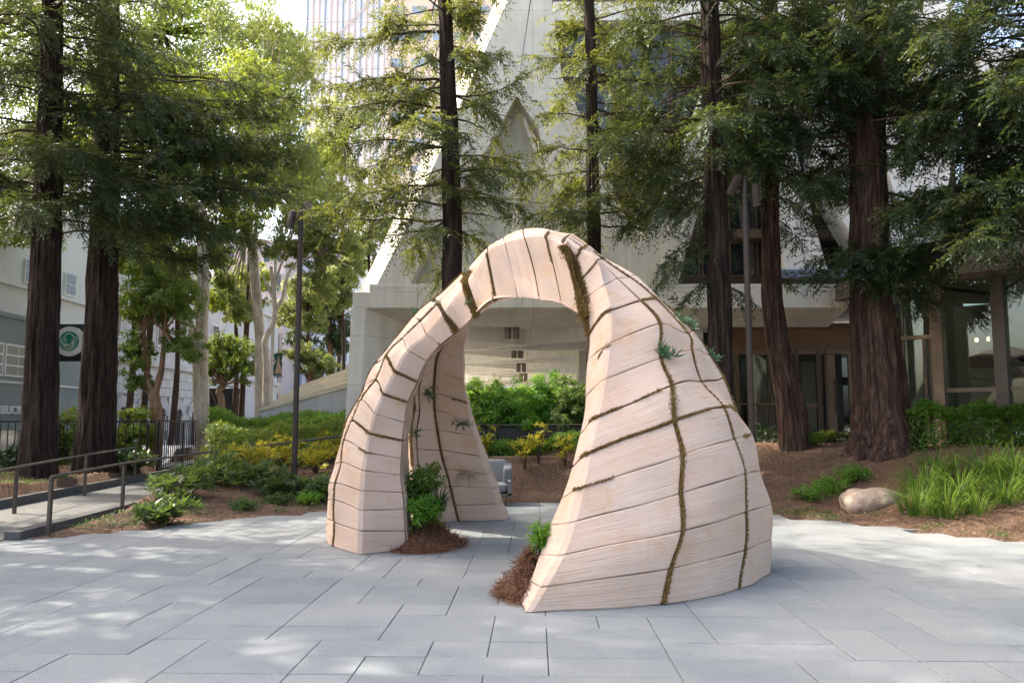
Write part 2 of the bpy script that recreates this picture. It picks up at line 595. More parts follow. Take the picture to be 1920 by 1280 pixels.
add = nt.nodes.new('ShaderNodeMath'); add.operation = 'ADD'
nt.links.new(s1, add.inputs[0]); nt.links.new(s2, add.inputs[1])
add2 = nt.nodes.new('ShaderNodeMath'); add2.operation = 'MULTIPLY_ADD'
nt.links.new(fine, add2.inputs[0]); add2.inputs[1].default_value = .35; nt.links.new(add.outputs[0], add2.inputs[2])
bump(nt, add2.outputs[0], .6, .014, b)
M['arch'] = m

# ------------------------------------------------------------------ ground, plaza, path, street
EDGE = np.array([(-30, 8.6), (-9, 9.6), (-6.9, 10.7), (-5.6, 12.3), (-4.6, 13.6), (-3.4, 14.8), (-1.5, 16.0), (0.4, 16.5),
                 (2.5, 15.8), (4.6, 14.2), (6.0, 12.2), (7.0, 11.0), (9.5, 9.4), (30, 8.0), (30, -30), (-30, -30)])


def inside_poly(x, y, poly=EDGE):
    x = np.asarray(x, float); y = np.asarray(y, float)
    c = np.zeros(x.shape, bool)
    n = len(poly)
    for i in range(n):
        x0, y0 = poly[i]; x1, y1 = poly[(i + 1) % n]
        t = ((y0 > y) != (y1 > y)) & (x < (x1 - x0) * (y - y0) / (y1 - y0 + 1e-12) + x0)
        c ^= t
    return c


def edge_dist(x, y):
    x = np.asarray(x, float); y = np.asarray(y, float)
    best = np.full(x.shape, 1e9)
    n = len(EDGE)
    for i in range(n):
        a = EDGE[i]; b_ = EDGE[(i + 1) % n]
        ab = b_ - a
        t = np.clip(((x - a[0]) * ab[0] + (y - a[1]) * ab[1]) / (ab @ ab), 0, 1)
        best = np.minimum(best, np.hypot(x - a[0] - t * ab[0], y - a[1] - t * ab[1]))
    return np.where(inside_poly(x, y), -best, best)


def path_z(y):
    return 0.012 + 0.012 * np.clip(np.asarray(y) - 10.7, 0, 30)


def path_x(y):
    return -6.95 - 0.035 * (np.asarray(y) - 10.7)


def height(x, y):
    x = np.asarray(x, float); y = np.asarray(y, float)
    d_ = edge_dist(x, y)
    mid_ = sstep((x + 2.5) / 1.2) * sstep((4.4 - x) / 1.2)
    hr = 1.12 * sstep(d_ / (4.6 - 1.7 * mid_))
    hl = .42 * sstep(d_ / 4.5)
    w = sstep((x + 3.5) / 4.5)
    h = hl * (1 - w) + hr * w
    pts = np.stack([x, y, x * 0], -1)
    h = h + sstep(d_ / 1.2) * (.05 * noise3(pts, .9, 3) + .03 * noise3(pts, 2.3, 4))
    # flat floor under the tower
    fl = sstep((y - 20.5) / 1.5) * sstep((x + 5.5) / 1.0)
    h = h * (1 - fl) + 1.1 * fl
    # the sloping path is cut into the bed
    px = path_x(y)
    cut = (x > px - 2.35) & (x < px + .35) & (y < 27)
    h = np.where(cut, np.minimum(h, path_z(y) - .03), h)
    h = np.where(d_ < 0.05, -0.06, h)
    # drop to the street behind the fence on the left
    dr = sstep((y - 22.4) / .7) * sstep((-9.2 - x) / .6)
    h = h * (1 - dr) - .7 * dr
    return h


def terrain_hit(px, py, y0=6, y1=30):
    for y in np.arange(y0, y1, .04):
        p = P(px, py, y)
        if p[2] <= float(height(p[0], p[1])):
            return np.array([p[0], p[1], float(height(p[0], p[1]))])
    return P(px, py, y1)


def on_ground(x, y):
    return np.array([x, y, float(height(x, y))])


big_ = 500
tag(mesh('ground', [(-big_, -big_, -.78), (big_, -big_, -.78), (big_, big_, -.78), (-big_, big_, -.78)], np.array([[0, 1, 2, 3]]), M['pavement']), kind='structure')

xs = np.linspace(-26, 26, 261); ys = np.linspace(7, 31, 161)
X, Y = np.meshgrid(xs, ys)
H = height(X, Y)
I = np.arange(X.size).reshape(X.shape)
Fq = np.stack([I[:-1, :-1], I[:-1, 1:], I[1:, 1:], I[1:, :-1]], -1).reshape(-1, 4)
keep = (edge_dist(X, Y) > -.45)
kq = keep.ravel()[Fq].all(1)
tag(mesh('planting_bed', np.stack([X, Y, H], -1), Fq[kq], M['mulch'], smooth=True), kind='structure')

# plaza: joint bed + granite slabs laid on a 0.42 x 0.40 m module
yaw = math.atan(43 / F)
gx = np.array([math.cos(yaw), -math.sin(yaw)]); gy = np.array([math.sin(yaw), math.cos(yaw)])
plaza = tag(mesh('plaza', [(-30, -30, -.03), (30, -30, -.03), (30, 8.0, -.03), (9.5, 9.4, -.03), (7, 11, -.03), (6, 12.2, -.03), (4.6, 14.2, -.03), (2.5, 15.8, -.03), (.4, 16.5, -.03),
                           (-1.5, 16, -.03), (-3.4, 14.8, -.03), (-4.6, 13.6, -.03), (-5.6, 12.3, -.03), (-6.9, 10.7, -.03), (-9, 9.6, -.03), (-30, 8.6, -.03)],
                 [tuple(range(16))], M['joint']), kind='structure')
MX, MY, OX, OY = .4185, .40, -.335, 5.29 - .4 * 12
r_ = random.Random(11)
taken = {}
slabs = []
for j in range(0, 42):
    for i in range(-34, 34):
        if (i, j) in taken: continue
        w_, l_ = r_.choice([(1, 1), (2, 1), (2, 1), (2, 1), (1, 2), (3, 1), (3, 1), (2, 2), (2, 1), (1, 1), (2, 2)])
        if i < -2 and r_.random() < .2: w_, l_ = r_.choice([(1, 2), (2, 3), (2, 2)])
        off_row = (j * 7 + 3 * (j // 2)) % 5
        # continuous joints along the plaza at some module lines
        for ww in range(1, w_):
            if (i + ww + off_row) % 5 == 0: w_ = ww; break
        ok = True
        while any((i + a_, j + b_) in taken for a_ in range(w_) for b_ in range(l_)):
            if w_ > 1: w_ -= 1
            else: l_ -= 1
        for a_ in range(w_):
            for b_ in range(l_): taken[(i + a_, j + b_)] = 1
        u0, v0 = OX + i * MX, OY + j * MY
        u1, v1 = u0 + w_ * MX, v0 + l_ * MY
        cx, cy = gx * (u0 + u1) / 2 + gy * (v0 + v1) / 2
        if edge_dist(np.array([cx]), np.array([cy]))[0] > -.02 or cy < 2.6: continue
        slabs.append((u0, v0, u1, v1, cx, cy))


def slab_geo(s_, g=.0034, bz=.005):
    u0, v0, u1, v1, cx, cy = s_
    V = []
    for z, q in ((-.028, g), (-bz * .5, g), (0, g + .005)):
        for (u, v) in ((u0 + q, v0 + q), (u1 - q, v0 + q), (u1 - q, v1 - q), (u0 + q, v1 - q)):
            p = gx * u + gy * v
            V.append((p[0], p[1], z))
    V = np.array(V); V[:, 2] += r_.uniform(-.002, .0015)
    Fs = [(8, 9, 10, 11)] + [(l * 4 + k, l * 4 + (k + 1) % 4, l * 4 + 4 + (k + 1) % 4, l * 4 + 4 + k) for l in range(2) for k in range(4)]
    return V, Fs


def seen(s_):
    cx, cy = s_[4], s_[5]
    return abs(cx) / max(cy, .1) < .66 and cy > 4.6


vis = [s_ for s_ in slabs if seen(s_)]
vis.sort(key=lambda s_: -(s_[2] - s_[0]) * (s_[3] - s_[1]) / s_[5] ** 3)
near = set(id(s_) for s_ in vis[:295])
rest = MB(); rt = []
for s_ in slabs:
    V, Fs = slab_geo(s_)
    t_ = r_.random() * .8 + .1
    if id(s_) in near:
        mesh('paving_slab', V, Fs, M['granite'], plaza, attr={'tint': np.full(len(V), t_)})
    else:
        rest.add(V, Fs); rt += [t_] * len(V)
tag(mesh('paving_slabs', np.vstack(rest.V), rest.F, M['granite'], plaza, attr={'tint': np.array(rt)}), kind='stuff')

# sloping path on the left with low kerbs
py_ = np.linspace(10.2, 27, 18)
V = []
for y in py_:
    z = float(path_z(y)); x = float(path_x(y))
    V += [(x - 2.15, y, z), (x, y, z)]
Fs = [(2 * i, 2 * i + 1, 2 * i + 3, 2 * i + 2) for i in range(len(py_) - 1)]
tag(mesh('path', V, Fs, M['path']), kind='structure')
for s_, h_, w_, lb in ((-2.15, .16, .16, 'grey concrete kerb along the far side of the path, by the two redwoods'), (0, .10, .22, 'low grey concrete kerb between the path and the plaza')):
    V = []
    for y in py_[(1 if s_ == 0 else 0):]:
        z = float(path_z(y)); x = float(path_x(y)) + s_
        x0, x1 = (x - w_, x) if s_ < 0 else (x, x + w_)
        V += [(x0, y, z - .3), (x0, y, z + h_), (x1, y, z + h_), (x1, y, z - .3)]
    n = len(V) // 4
    Fs = [(4 * i + k, 4 * i + (k + 1) % 4, 4 * i + 4 + (k + 1) % 4, 4 * i + 4 + k) for i in range(n - 1) for k in range(4)] + [(0, 1, 2, 3), (4 * n - 1, 4 * n - 2, 4 * n - 3, 4 * n - 4)]
    tag(mesh('path_kerb', V, Fs, M['kerb'], loc=V[0]), lb, 'kerb')

tag(mesh('street', [(-16.2, 16, -.62), (-10.6, 16, -.62), (-10.6, 120, -.62), (-16.2, 120, -.62)], np.array([[0, 1, 2, 3]]), M['street']), kind='structure')
mb = MB().box(-17.5, -16.2, 16, 120, -.9, -.48)
tag(mb.build('pavement', M['pavement']), kind='structure')
mb = MB().box(-10.6, -9.6, 23.2, 120, -.9, -.48)
tag(mb.build('pavement', M['pavement']), kind='structure')

# ------------------------------------------------------------------ the concrete tower base
FY = 22.0
tower = thing('concrete_tower', 'pale concrete tower base with giant A-shaped struts and a long horizontal beam', 'building', (3.5, FY, 1.1))
zb, zt = Zat(577, FY), Zat(532, FY)
zl = Zat(547, FY)
xL, xR = Xat(658, FY), Xat(1592, FY)
# beam: lower and upper courses, set in panels
seams = [xL + .02, Xat(782, FY), Xat(980, FY), Xat(1180, FY), Xat(1380, FY), xR]
for x0, x1 in zip(seams[:-1], seams[1:]):
    MB().cbox(x0 + .006, x1 - .006, FY, FY + 1.3, zb, zl - .005, .012).build('beam_panel', M['concrete'], tower)
    MB().cbox(x0 + .006 + (.45 if x0 < -4.3 else 0), x1 - .006, FY + .02, FY + 1.3, zl + .005, zt, .012).build('beam_panel', M['concrete'], tower)
# sloping soffit behind the beam
s0, s1 = np.array([xL + .35, FY + .012, zb - .004]), np.array([xR, FY + .012, zb - .004])
zs = Zat(613, FY + 1.4)
MB().prism([s0, s1, (xR, FY + 1.4, zs), (xL + 1.55, FY + 1.4, zs)], (0, .12, .12)).build('soffit', M['concrete'], tower)
tag(MB().box(-5.5, 14, FY + .02, FY + 45, .9, 1.16).build('tower_floor', M['pavement']), kind='structure')
# corner pier with a chamfer
pz = .9
xl2 = Xat(645, FY, 800)


def pier(name, x0, x1, flip=False):
    top = [(x0, FY, zb), (x0 + .38, FY, zb), (x0 + 1.6, FY + 1.4, zs), (x0 + 1.6, FY + 3, zs), (x0, FY + 3, zb)]
    bot = [(x1, FY, pz), (x1 + .42, FY, pz), (x1 + 1.62, FY + 1.4, pz), (x1 + 1.62, FY + 3, pz), (x1, FY + 3, pz)]
    n = 5
    V = top + bot
    Fs = [(0, 1, 2, 3, 4), (9, 8, 7, 6, 5)] + [(i + n, (i + 1) % n + n, (i + 1) % n, i) for i in range(n)]
    return mesh(name, V, Fs, M['concrete'], tower)


pier('pier', xL, xl2)
# right-hand pier seen through the arch
MB().cbox(Xat(1086, 28), Xat(1086, 28) + 1.0, 28, 29.2, 1.0, 4.5, .03).build('pier', M['concrete'], tower)
MB().cbox(Xat(640, 40), Xat(640, 40) + 1.2, 40, 41.2, 1.0, 4.5, .03).build('pier', M['concrete'], tower)
# ceiling with crossing beams
MB().box(xL + 1.5, xR, FY + 1.53, FY + 28, 4.62, 4.9).build('ceiling', M['concrete_white'], tower)
bays = [23.6, 28.6, 34.6, 41.6, 49.6]
for y0, y1 in zip(bays[:-1], bays[1:]):
    for sx in (-1, 1):
        a_ = np.array([.4 - 3.1 * sx, y0, 0]); b_ = np.array([.4 + 3.1 * sx, y1, 0])
        dd = unit(b_ - a_); nn = np.array([-dd[1], dd[0], 0])
        L_ = np.linalg.norm(b_ - a_)
        dz = .0 if sx < 0 else .006
        mb = MB()
        c0 = (a_ + b_) / 2
        p = [c0 - dd * L_ / 2 - nn * .26 + (0, 0, 4.62), c0 - dd * L_ / 2 + nn * .26 + (0, 0, 4.62), c0 - dd * L_ / 2 + nn * .1 + (0, 0, 4.12 + dz), c0 - dd * L_ / 2 - nn * .1 + (0, 0, 4.12 + dz)]
        mb.prism(p, dd * L_)
        mb.build('ceiling_beam', M['concrete_white'], tower)
    MB().box(-2.75, 7, y1 - .12, y1 + .12, 4.2, 4.615).build('ceiling_beam', M['concrete_white'], tower)
# far side of the undercroft
MB().box(xL - 1, xR, FY + 28.01, FY + 29, 4.0, 6).build('rear_beam', M['concrete'], tower)


def face(pts, dy=.5, y=FY):
    """a slab that stands in the facade: outline measured on the picture at depth y, thickness dy"""
    ys_ = y if hasattr(y, '__len__') else [y] * len(pts)
    return [P(px, py, q) for (px, py), q in zip(pts, ys_)]


def strut(pts, y, dy, m_='concrete', name='strut'):
    q = np.array(face(pts, y=y))
    return MB().prism(q, (0, dy, 0)).build(name, M[m_], tower)


# left leg of the first A: grey front and a sunlit edge bevel
strut([(683, 578.5), (770, 531.5), (812, 440), (930, 250), (968, 180), (1000, -40), (975, -40), (940, 25), (760, 430)], [FY + .03] * 9, 1.2)
q = [P(683, 578.5, FY + .03), P(760, 430, FY + .03), P(940, 25, FY + .03), P(975, -40, FY + .03),
     P(952, -40, FY + 1.2), P(921, 22, FY + 1.2), P(733, 424, FY + 1.2), P(656, 583, FY + 1.2)]
mb = MB(); mb.add(q, [(0, 1, 6, 7), (1, 2, 5, 6), (2, 3, 4, 5)])
b2 = [v + np.array([.05, .35, 0]) for v in q]
mb.add(b2, [(7, 6, 1, 0), (6, 5, 2, 1), (5, 4, 3, 2)])
mb.build('strut_bevel', M['concrete'], tower)
# right leg
strut([(1111, 531.5), (1262, 531.5), (1200, 462), (1160, 377), (1087, 213), (1053, 143), (1030, -40), (1002, -40), (968, 180), (1010, 240), (1028, 335)], [FY + .04] * 11, 1.2)
# folded infill panels inside the A
ap = P(968, 182, FY + .75)
bx = [770, 842, 905, 975, 1040, 1112]
by = [.9, .35, 1.25, .45, 1.3, .8]
bp = [P(x, 531, FY + y) for x, y in zip(bx, by)]
for k in range(5):
    a_, b_ = bp[k], bp[k + 1]
    off = np.array([0, .2, 0])
    MB().add([ap, a_, b_, ap + off, a_ + off, b_ + off], [(0, 1, 2), (5, 4, 3), (0, 3, 4, 1), (1, 4, 5, 2), (2, 5, 3, 0)]).build('infill_panel', M['concrete_white' if k % 2 else 'concrete'], tower)
for (x0, y0, x1, y1) in ((983, 222, 1024, 338), (973, 300, 992, 345), (930, 255, 950, 205)):
    MB().tube([P(x0, y0, FY + .3), P(x1, y1, FY + .3)], [.05, .06], 4).build('rib', M['concrete_white'], tower)
MB().prism([P(770, 532, FY + .3), P(778, 506, FY + .3), P(775, 532, FY + .3)], (0, .1, 0)).build('recess', M['dark_panel'], tower)
# second A
strut([(1200, 462), (1262, 531.4), (1271, 531.4), (1300, 430), (1323, 346), (1352, 250), (1390, 90), (1350, 90), (1262, 330)], [FY + .06] * 9, 1.0)
strut([(1180, 402), (1214, 402), (1200, 462)], [FY + .9, FY + .05, FY + .05], .3, 'concrete_white', 'strut_tip')  # lighter concrete puts the sun on this left-facing tip into its colour
mb = MB(); mb.prism([P(1225, 531, FY - .06), P(1262, 531, FY - .06), P(1322, 340, FY - .06), P(1290, 346, FY - .06)], (0, .09, 0)); mb.build('strut_ridge', M['concrete'], tower)
strut([(1400, 90), (1440, 90), (1496, 296), (1533, 442), (1552, 505), (1475, 505), (1455, 420), (1440, 300)], [FY + .05] * 8, 1.0, 'concrete_white')
strut([(1560, 210), (1600, 210), (1720, 505), (1640, 505), (1590, 430), (1533, 330), (1525, 200)], [FY + .05] * 7, 1.0, 'concrete_white')
strut([(1640, 240), (1760, 100), (1830, 100), (1790, 250), (1760, 505), (1722, 505)], [FY + .06] * 6, 1.0, 'concrete_white')
strut([(1840, 90), (2080, 90), (2080, 505), (1850, 505)], [FY + .07] * 4, 1.0, 'concrete_white')
# dark set-back office floors behind the struts
WY = FY + 1.7
xb0 = Xat(790, WY)
MB().prism([(Xat(860, WY), WY, zt - .6), (13.5, WY, zt - .6), (13.5, WY, 28), (Xat(1000, WY) + 1.6, WY, 28), (Xat(985, WY), WY, Zat(0, WY))], (0, 5, 0)).build('wall', M['bronze'], tower)
for (ya, yb) in ((18, 52), (-260, -225), (-130, -95), (436, 452)):
    MB().box(Xat(1040 if ya < 400 else 1380, WY), 13.5, WY - .45, WY - .004, Zat(yb, WY), Zat(ya, WY)).build('floor_band', M['concrete_white' if ya < 400 else 'bronze_light'], tower)
win = None
for (y0, y1) in ((58, 150), (170, 250), (270, 330), (345, 432), (455, 518)):
    for k in range(13):
        x0 = Xat(1060 + k * 52, WY)
        if 1060 + k * 52 < 1250 and y0 > 300: continue
        fr = MB().box(x0, x0 + .72, WY - .05, WY - .005, Zat(y1, WY), Zat(y0, WY)).build('window', M['bronze_light'], tower)
        MB().box(x0 + .03, x0 + .69, WY - .062, WY - .052, Zat(y1, WY) + .03, Zat(y0, WY) - .03).build('pane', M['glass_dark'], fr)
MB().box(Xat(1466, FY), Xat(1592, FY), FY - .1, FY + .1, Zat(521, FY), Zat(506, FY)).build('metal_coping', plain('blue_grey_metal', (.20, .23, .30), .4, .4), tower)

# hanging twin lights under the ceiling
for k, (x, y, z) in enumerate(((0, 23.9, 4.36), (.2, 29.9, 4.27), (.42, 36.4, 4.16), (.62, 43.6, 4.09))):
    words = ['nearest pair of hanging cylinder lamps, framed by the top of the arch', 'second pair of hanging cylinder lamps behind the nearest pair',
             'third pair of hanging cylinder lamps, smaller and lower in view', 'farthest pair of hanging cylinder lamps above the hedge'][k]
    t = thing('hanging_lamp', words, 'lamp', (x, y, z), 'twin cylinder lamps under the tower')
    for s_ in (-1, 1):
        MB().tube([(x + s_ * .125, y, z - .25), (x + s_ * .125, y, z - .235), (x + s_ * .125, y, z + .25)], [.085, .1, .1], 14).build('lamp_can', M['lightcan'], t)
    MB().tube([(x, y, z + .2), (x, y, 4.7)], [.018, .018], 6).build('stem', M['lightcan'], t)
    MB().box(x - .1, x + .1, y - .02, y + .02, z + .1, z + .16).build('bracket', M['lightcan'], t)

# entrance under the tower on the right
EY = 25.0
ent = thing('entrance_front', 'dark glazed entrance with wooden header and bronze door frames under the concrete beam', 'storefront', (Xat(1480, EY), EY, 1.1))
exa, exb = Xat(1340, EY), Xat(1640, EY)
MB().box(exa, exb, EY - .06, EY + .06, Zat(616, EY), Zat(606, EY)).build('header', M['bronze'], ent)
MB().box(exa, exb, EY + .25, EY + .4, Zat(655, EY), Zat(612, EY)).build('header_panel', M['soffit_wood'], ent)
MB().box(exa, exb, EY - .05, EY + .05, Zat(664, EY), Zat(656, EY)).build('transom', M['bronze_light'], ent)
for px, w in ((1368, .1), (1442, .1), (1494, .12), (1535, .14), (1548, .08), (1604, .2)):
    x = Xat(px, EY, 720)
    MB().box(x - w / 2, x + w / 2, EY - .07, EY + .07, 1.1, Zat(656, EY) + .002).build('mullion', M['bronze'], ent)
MB().box(Xat(1495, EY), Xat(1536, EY), EY - .045, EY + .045, Zat(762, EY), Zat(756, EY)).build('rail', M['bronze_light'], ent)
MB().box(exa, Xat(1494, EY), EY - .2, EY - .14, Zat(759, EY), Zat(756, EY)).build('rail', M['lightcan'], ent)
for px0, px1 in ((1345, 1368), (1370, 1440), (1444, 1492), (1497, 1532), (1552, 1600)):
    MB().box(Xat(px0, EY, 720), Xat(px1, EY, 720), EY - .012, EY + .012, 1.12, Zat(664, EY) - .005).build('pane', M['glass'], ent)
x0, x1 = Xat(1549, EY, 720), Xat(1603, EY, 720)
dr = MB().box(x0, x0 + .28, EY - .05, EY + .05, 1.12, Zat(662, EY)).box(x1 - .2, x1, EY - .052, EY + .052, 1.12, Zat(662, EY)).box(x0 + .28, x1 - .2, EY - .051, EY + .051, 1.12, 1.3).build('door', M['bronze_light'], ent)
MB().tube([(x0 + .22, EY - .12, 1.9), (x0 + .22, EY - .12, 3.0)], [.02, .02], 6).build('handle', M['iron'], dr)
for k in range(26):
    x = exa + .08 * k * 1.05
    MB().tube([(x, EY + .9, 1.1), (x, EY + .9, Zat(664, EY))], [.055, .05], 6).build('curtain_fold', M['curtain'], ent)
MB().box(exa, exb, EY + 1.4, EY + 1.5, 1.1, 4.6).build('back_wall', M['dark_panel'], ent)
MB().box(Xat(1500, EY + 1.2), Xat(1533, EY + 1.2), EY + 1.2, EY + 1.25, 1.4, 3.6).build('pale_panel', M['interior'], ent)  # pale colour stands in for a bright, lit panel behind the glass
MB().cbox(Xat(1418, 23), Xat(1466, 23), 23, 23.5, 1.0, Zat(812, 23), .02).build('bench_step', plain('bench_wood', (.22, .15, .10), .7), ent)

# glazed lobby at the right
lob = thing('glass_lobby', 'glass lobby with bronze columns under a deep dark flat roof at the right edge', 'building', (9.6, 18, 1.1))


def Qs(s, off=0.0):
    return np.array([9.5 + .7071 * s + .7071 * off, 18 - .7071 * s + .7071 * off, 0])


ud, vd = np.array([.7071, -.7071, 0]), np.array([.7071, .7071, 0])
ZH = 4.80
MB().prism([(8.90, 9.5, 4.97), (9.0, 22, 4.97), (20, 22, 4.97), (20, 9.5, 4.97)], (0, 0, .46)).build('roof', M['bronze'], lob)
MB().prism([(9.2, 9.5, 4.88), (9.25, 21.9, 4.88), (20, 21.9, 4.88), (20, 9.5, 4.88)], (0, 0, .08)).build('soffit', M['white_soffit'], lob)
mb = MB(); c0 = (Qs(-1.3) + Qs(6)) / 2; mb.obox(c0 + (0, 0, ZH + .03), ud * 7.3, vd * .16, (0, 0, .1)); mb.build('header', M['bronze_light'], lob)
cols = [-1.0, .12, 1.36, 2.62, 3.9]
for s in cols:
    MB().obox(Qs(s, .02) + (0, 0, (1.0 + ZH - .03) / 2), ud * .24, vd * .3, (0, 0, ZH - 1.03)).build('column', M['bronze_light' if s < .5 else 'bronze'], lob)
for a_, b_ in zip(cols[:-1], cols[1:]):
    MB().obox(Qs((a_ + b_) / 2, .05) + (0, 0, (1.1 + ZH - .03) / 2), ud * (b_ - a_ - .25), vd * .02, (0, 0, ZH - 1.14)).build('pane', M['glass'], lob)
# left bay: transom and door, other bays: low rail
MB().obox(Qs(-.44, .02) + (0, 0, Zat(633, 18.3)), ud * .87, vd * .09, (0, 0, .09)).build('transom', M['bronze_light'], lob)
for s, w in ((-.62, .035), (-.17, .07), (-.06, .035)):
    h1 = Zat(633, 18.3) - .05
    MB().obox(Qs(s, .02) + (0, 0, (1.0 + h1) / 2), ud * w, vd * .08, (0, 0, h1 - 1.0)).build('mullion', M['bronze'], lob)
MB().obox(Qs(-.62, .02) + (0, 0, (Zat(633, 18.3) + .05 + ZH) / 2), ud * .03, vd * .06, (0, 0, ZH - Zat(633, 18.3) - .16)).build('mullion', M['bronze'], lob)
for a_, b_ in zip(cols[1:-1], cols[2:]):
    MB().obox(Qs((a_ + b_) / 2, .02) + (0, 0, Zat(731, 17.6)), ud * (b_ - a_ - .26), vd * .09, (0, 0, .09)).build('rail', M['bronze_light'], lob)
# inside: floor, back wall, column, ceiling fins, two small lit lamps
MB().prism([Qs(-1.1, .3) + (0, 0, 1.02), Qs(4, .3) + (0, 0, 1.02), Qs(4, 6) + (0, 0, 1.02), Qs(-1.1, 6) + (0, 0, 1.02)], (0, 0, .06)).build('floor', M['pavement'], lob)
MB().obox(Qs(1.5, 5.2) + (0, 0, 2.9), ud * 8, vd * .1, (0, 0, 3.9)).build('back_wall', M['interior'], lob)
MB().obox(Qs(.9, 1.9) + (0, 0, 2.95), ud * .2, vd * .2, (0, 0, 3.8)).build('inner_column', M['bronze'], lob)
MB().obox(Qs(1.6, 3.6) + (0, 0, 3.15), ud * 3.6, vd * .3, (0, 0, .28)).build('counter_hood', M['dark_panel'], lob)
MB().obox(Qs(-.7, 2.2) + (0, 0, 2.9), ud * .06, vd * 3.6, (0, 0, 3.7)).build('side_wall', M['interior'], lob)
for a_ in (-1, 1):
    MB().tube([Qs(.9, 1.9) + (0, 0, 4.62), Qs(.9 + a_ * .95, .25) + (0, 0, 4.72)], [.04, .04], 4).build('ceiling_fin', M['bronze'], lob)
me_, nt, b = mat('warm_lamp'); b.inputs['Emission Color'].default_value = (1, .62, .2, 1); b.inputs['Emission Strength'].default_value = 5
for k, (px, py) in enumerate(((1831, 637), (1853, 635))):
    c = P(px, py, 19.3)
    t = thing('wall_lamp', ['brighter small warm lamp glowing inside the lobby', 'dimmer small warm lamp to the right inside the lobby'][k], 'lamp', c)
    MB().tube([c + (0, 0, -.05), c, c + (0, 0, .05)], [.025, .045 - .015 * k, .02], 8).build('bulb', me_, t)
    MB().tube([c + (0, 0, .05), c + (0, 0, .09)], [.03, .03], 8).build('cap', M['iron'], t)

# ------------------------------------------------------------------ street wall on the far left
SX = -17.5


def wy(px):          # distance at which the street wall passes picture column px
    return SX * F / (px - 960)


shop = thing('shop_building', 'grey and white corner building with a cafe shop front behind the leftmost redwood', 'building', (SX, 28, -.5))
zg = 5.25
MB().box(SX - 6, SX, 18, 33.2, -.6, zg).build('wall', M['grey_wall'], shop)
MB().box(SX - 6, SX - .15, 18, 33.3, zg, 10.2).build('upper_wall', M['white_wall'], shop)
MB().box(SX - .14, SX + .06, 18, 33.2, zg + .002, zg + .16).build('cornice', M['grey_wall'], shop)
MB().box(SX - .14, SX + .03, 18, 33.25, Zat(542, 28.5), Zat(536, 28.5)).build('cornice', M['white_wall'], shop)
MB().box(SX + .002, SX + .05, 18, 33.2, 2.98, 3.06).build('moulding', M['white_wall'], shop)
for k in range(3):
    y0 = wy(-62 + 0) - 0 + k * 1.55 - 1.3
    za, zb2 = Zat(706, 28), Zat(646, 28)
    w_ = MB().box(SX - .04, SX + .05, y0, y0 + 1.45, za, zb2).build('window', M['white_paint'], shop)
    for i in range(3):
        for j in range(2):
            MB().box(SX + .051, SX + .06, y0 + .06 + j * .69, y0 + .70 + j * .69, za + .06 + i * (zb2 - za - .06) / 3, za + (i + 1) * (zb2 - za - .06) / 3).build('pane', M['interior'], w_)
for k in range(2):
    y0 = wy(40) + (k - .75) * 2.6 + 1.9
    za, zb2 = Zat(531, 28.6), Zat(487, 28.6)
    w_ = MB().box(SX - .16, SX - .06, y0, y0 + .8, za, zb2).build('window', M['white_paint'], shop)
    for i in range(2):
        for j in range(2):
            MB().box(SX - .058, SX - .05, y0 + .05 + j * .37, y0 + .38 + j * .37, za + .05 + i * .42, za + .44 + i * .42).build('pane', M['glass_dark'], w_)
MB().box(SX + .002, SX + .06, 25, 31.5, -.4, 1.35).build('shop_window', M['glass_dark'], shop)
fc = bpy.data.curves.new('shop_lettering', 'FONT')
fc.body = 'STARBUCKS'; fc.size = .42; fc.extrude = .03; fc.space_character = 1.05
fo = bpy.data.objects.new('lettering_curve', fc); COL.objects.link(fo)
bpy.context.view_layer.update()
me = bpy.data.meshes.new_from_object(fo.evaluated_get(bpy.context.evaluated_depsgraph_get()))
bpy.data.objects.remove(fo)
co = np.zeros(len(me.vertices) * 3, np.float32); me.vertices.foreach_get('co', co); co = co.reshape(-1, 3)
wtot = co[:, 0].max()
# letters B to K start at the left border of the picture
ycol = wy(3) - wtot * 4.05 / 9
for v in me.vertices:
    x, y, z = v.co
    v.co = (z + .05, x, y)
me.materials.clear(); me.materials.append(M['white_paint'])
lt = bpy.data.objects.new('lettering', me); COL.objects.link(lt)
lt.location = (SX + .03, ycol, Zat(776, 28))
tag(lt, 'white raised capital letters of the cafe sign on the grey wall', 'lettering')
# round blade sign
c = P(131, 640, 30.4)
sg = thing('round_sign', 'round white cafe sign with a green emblem hanging between the two left redwoods', 'sign', c)
MB().tube([c + (0, -.06, 0), c + (0, .06, 0)], [.57, .57], 40).build('disc', M['white_paint'], sg)
MB().tube([c + (0, -.07, 0), c + (0, -.062, 0)], [.38, .38], 36).build('emblem', M['green_paint'], sg)
for k in range(15):                       # wavy white strands fanning out below the middle
    a_ = math.radians(150 + 240 * k / 14)
    rr_ = np.linspace(.13 if k % 2 else .09, .35, 9)
    w_ = .045 * np.sin(rr_ * 26 + k)
    pts = [c + (q * math.cos(a_) - w * math.sin(a_), -.074, q * math.sin(a_) + w * math.cos(a_)) for q, w in zip(rr_, w_)]
    MB().tube(pts, [.012] * 9, 4).build('wave_line', M['white_paint'], sg)
MB().tube([c + (-.2, -.074, .16), c + (-.1, -.074, .27), c + (0, -.074, .31), c + (.1, -.074, .27), c + (.2, -.074, .16)], [.014] * 5, 4).build('arc_line', M['white_paint'], sg)
MB().box(c[0] - .75, c[0] + .7, c[1] + .08, c[1] + .2, c[2] - .75, c[2] + .68).build('back_plate', M['dark_panel'], sg)

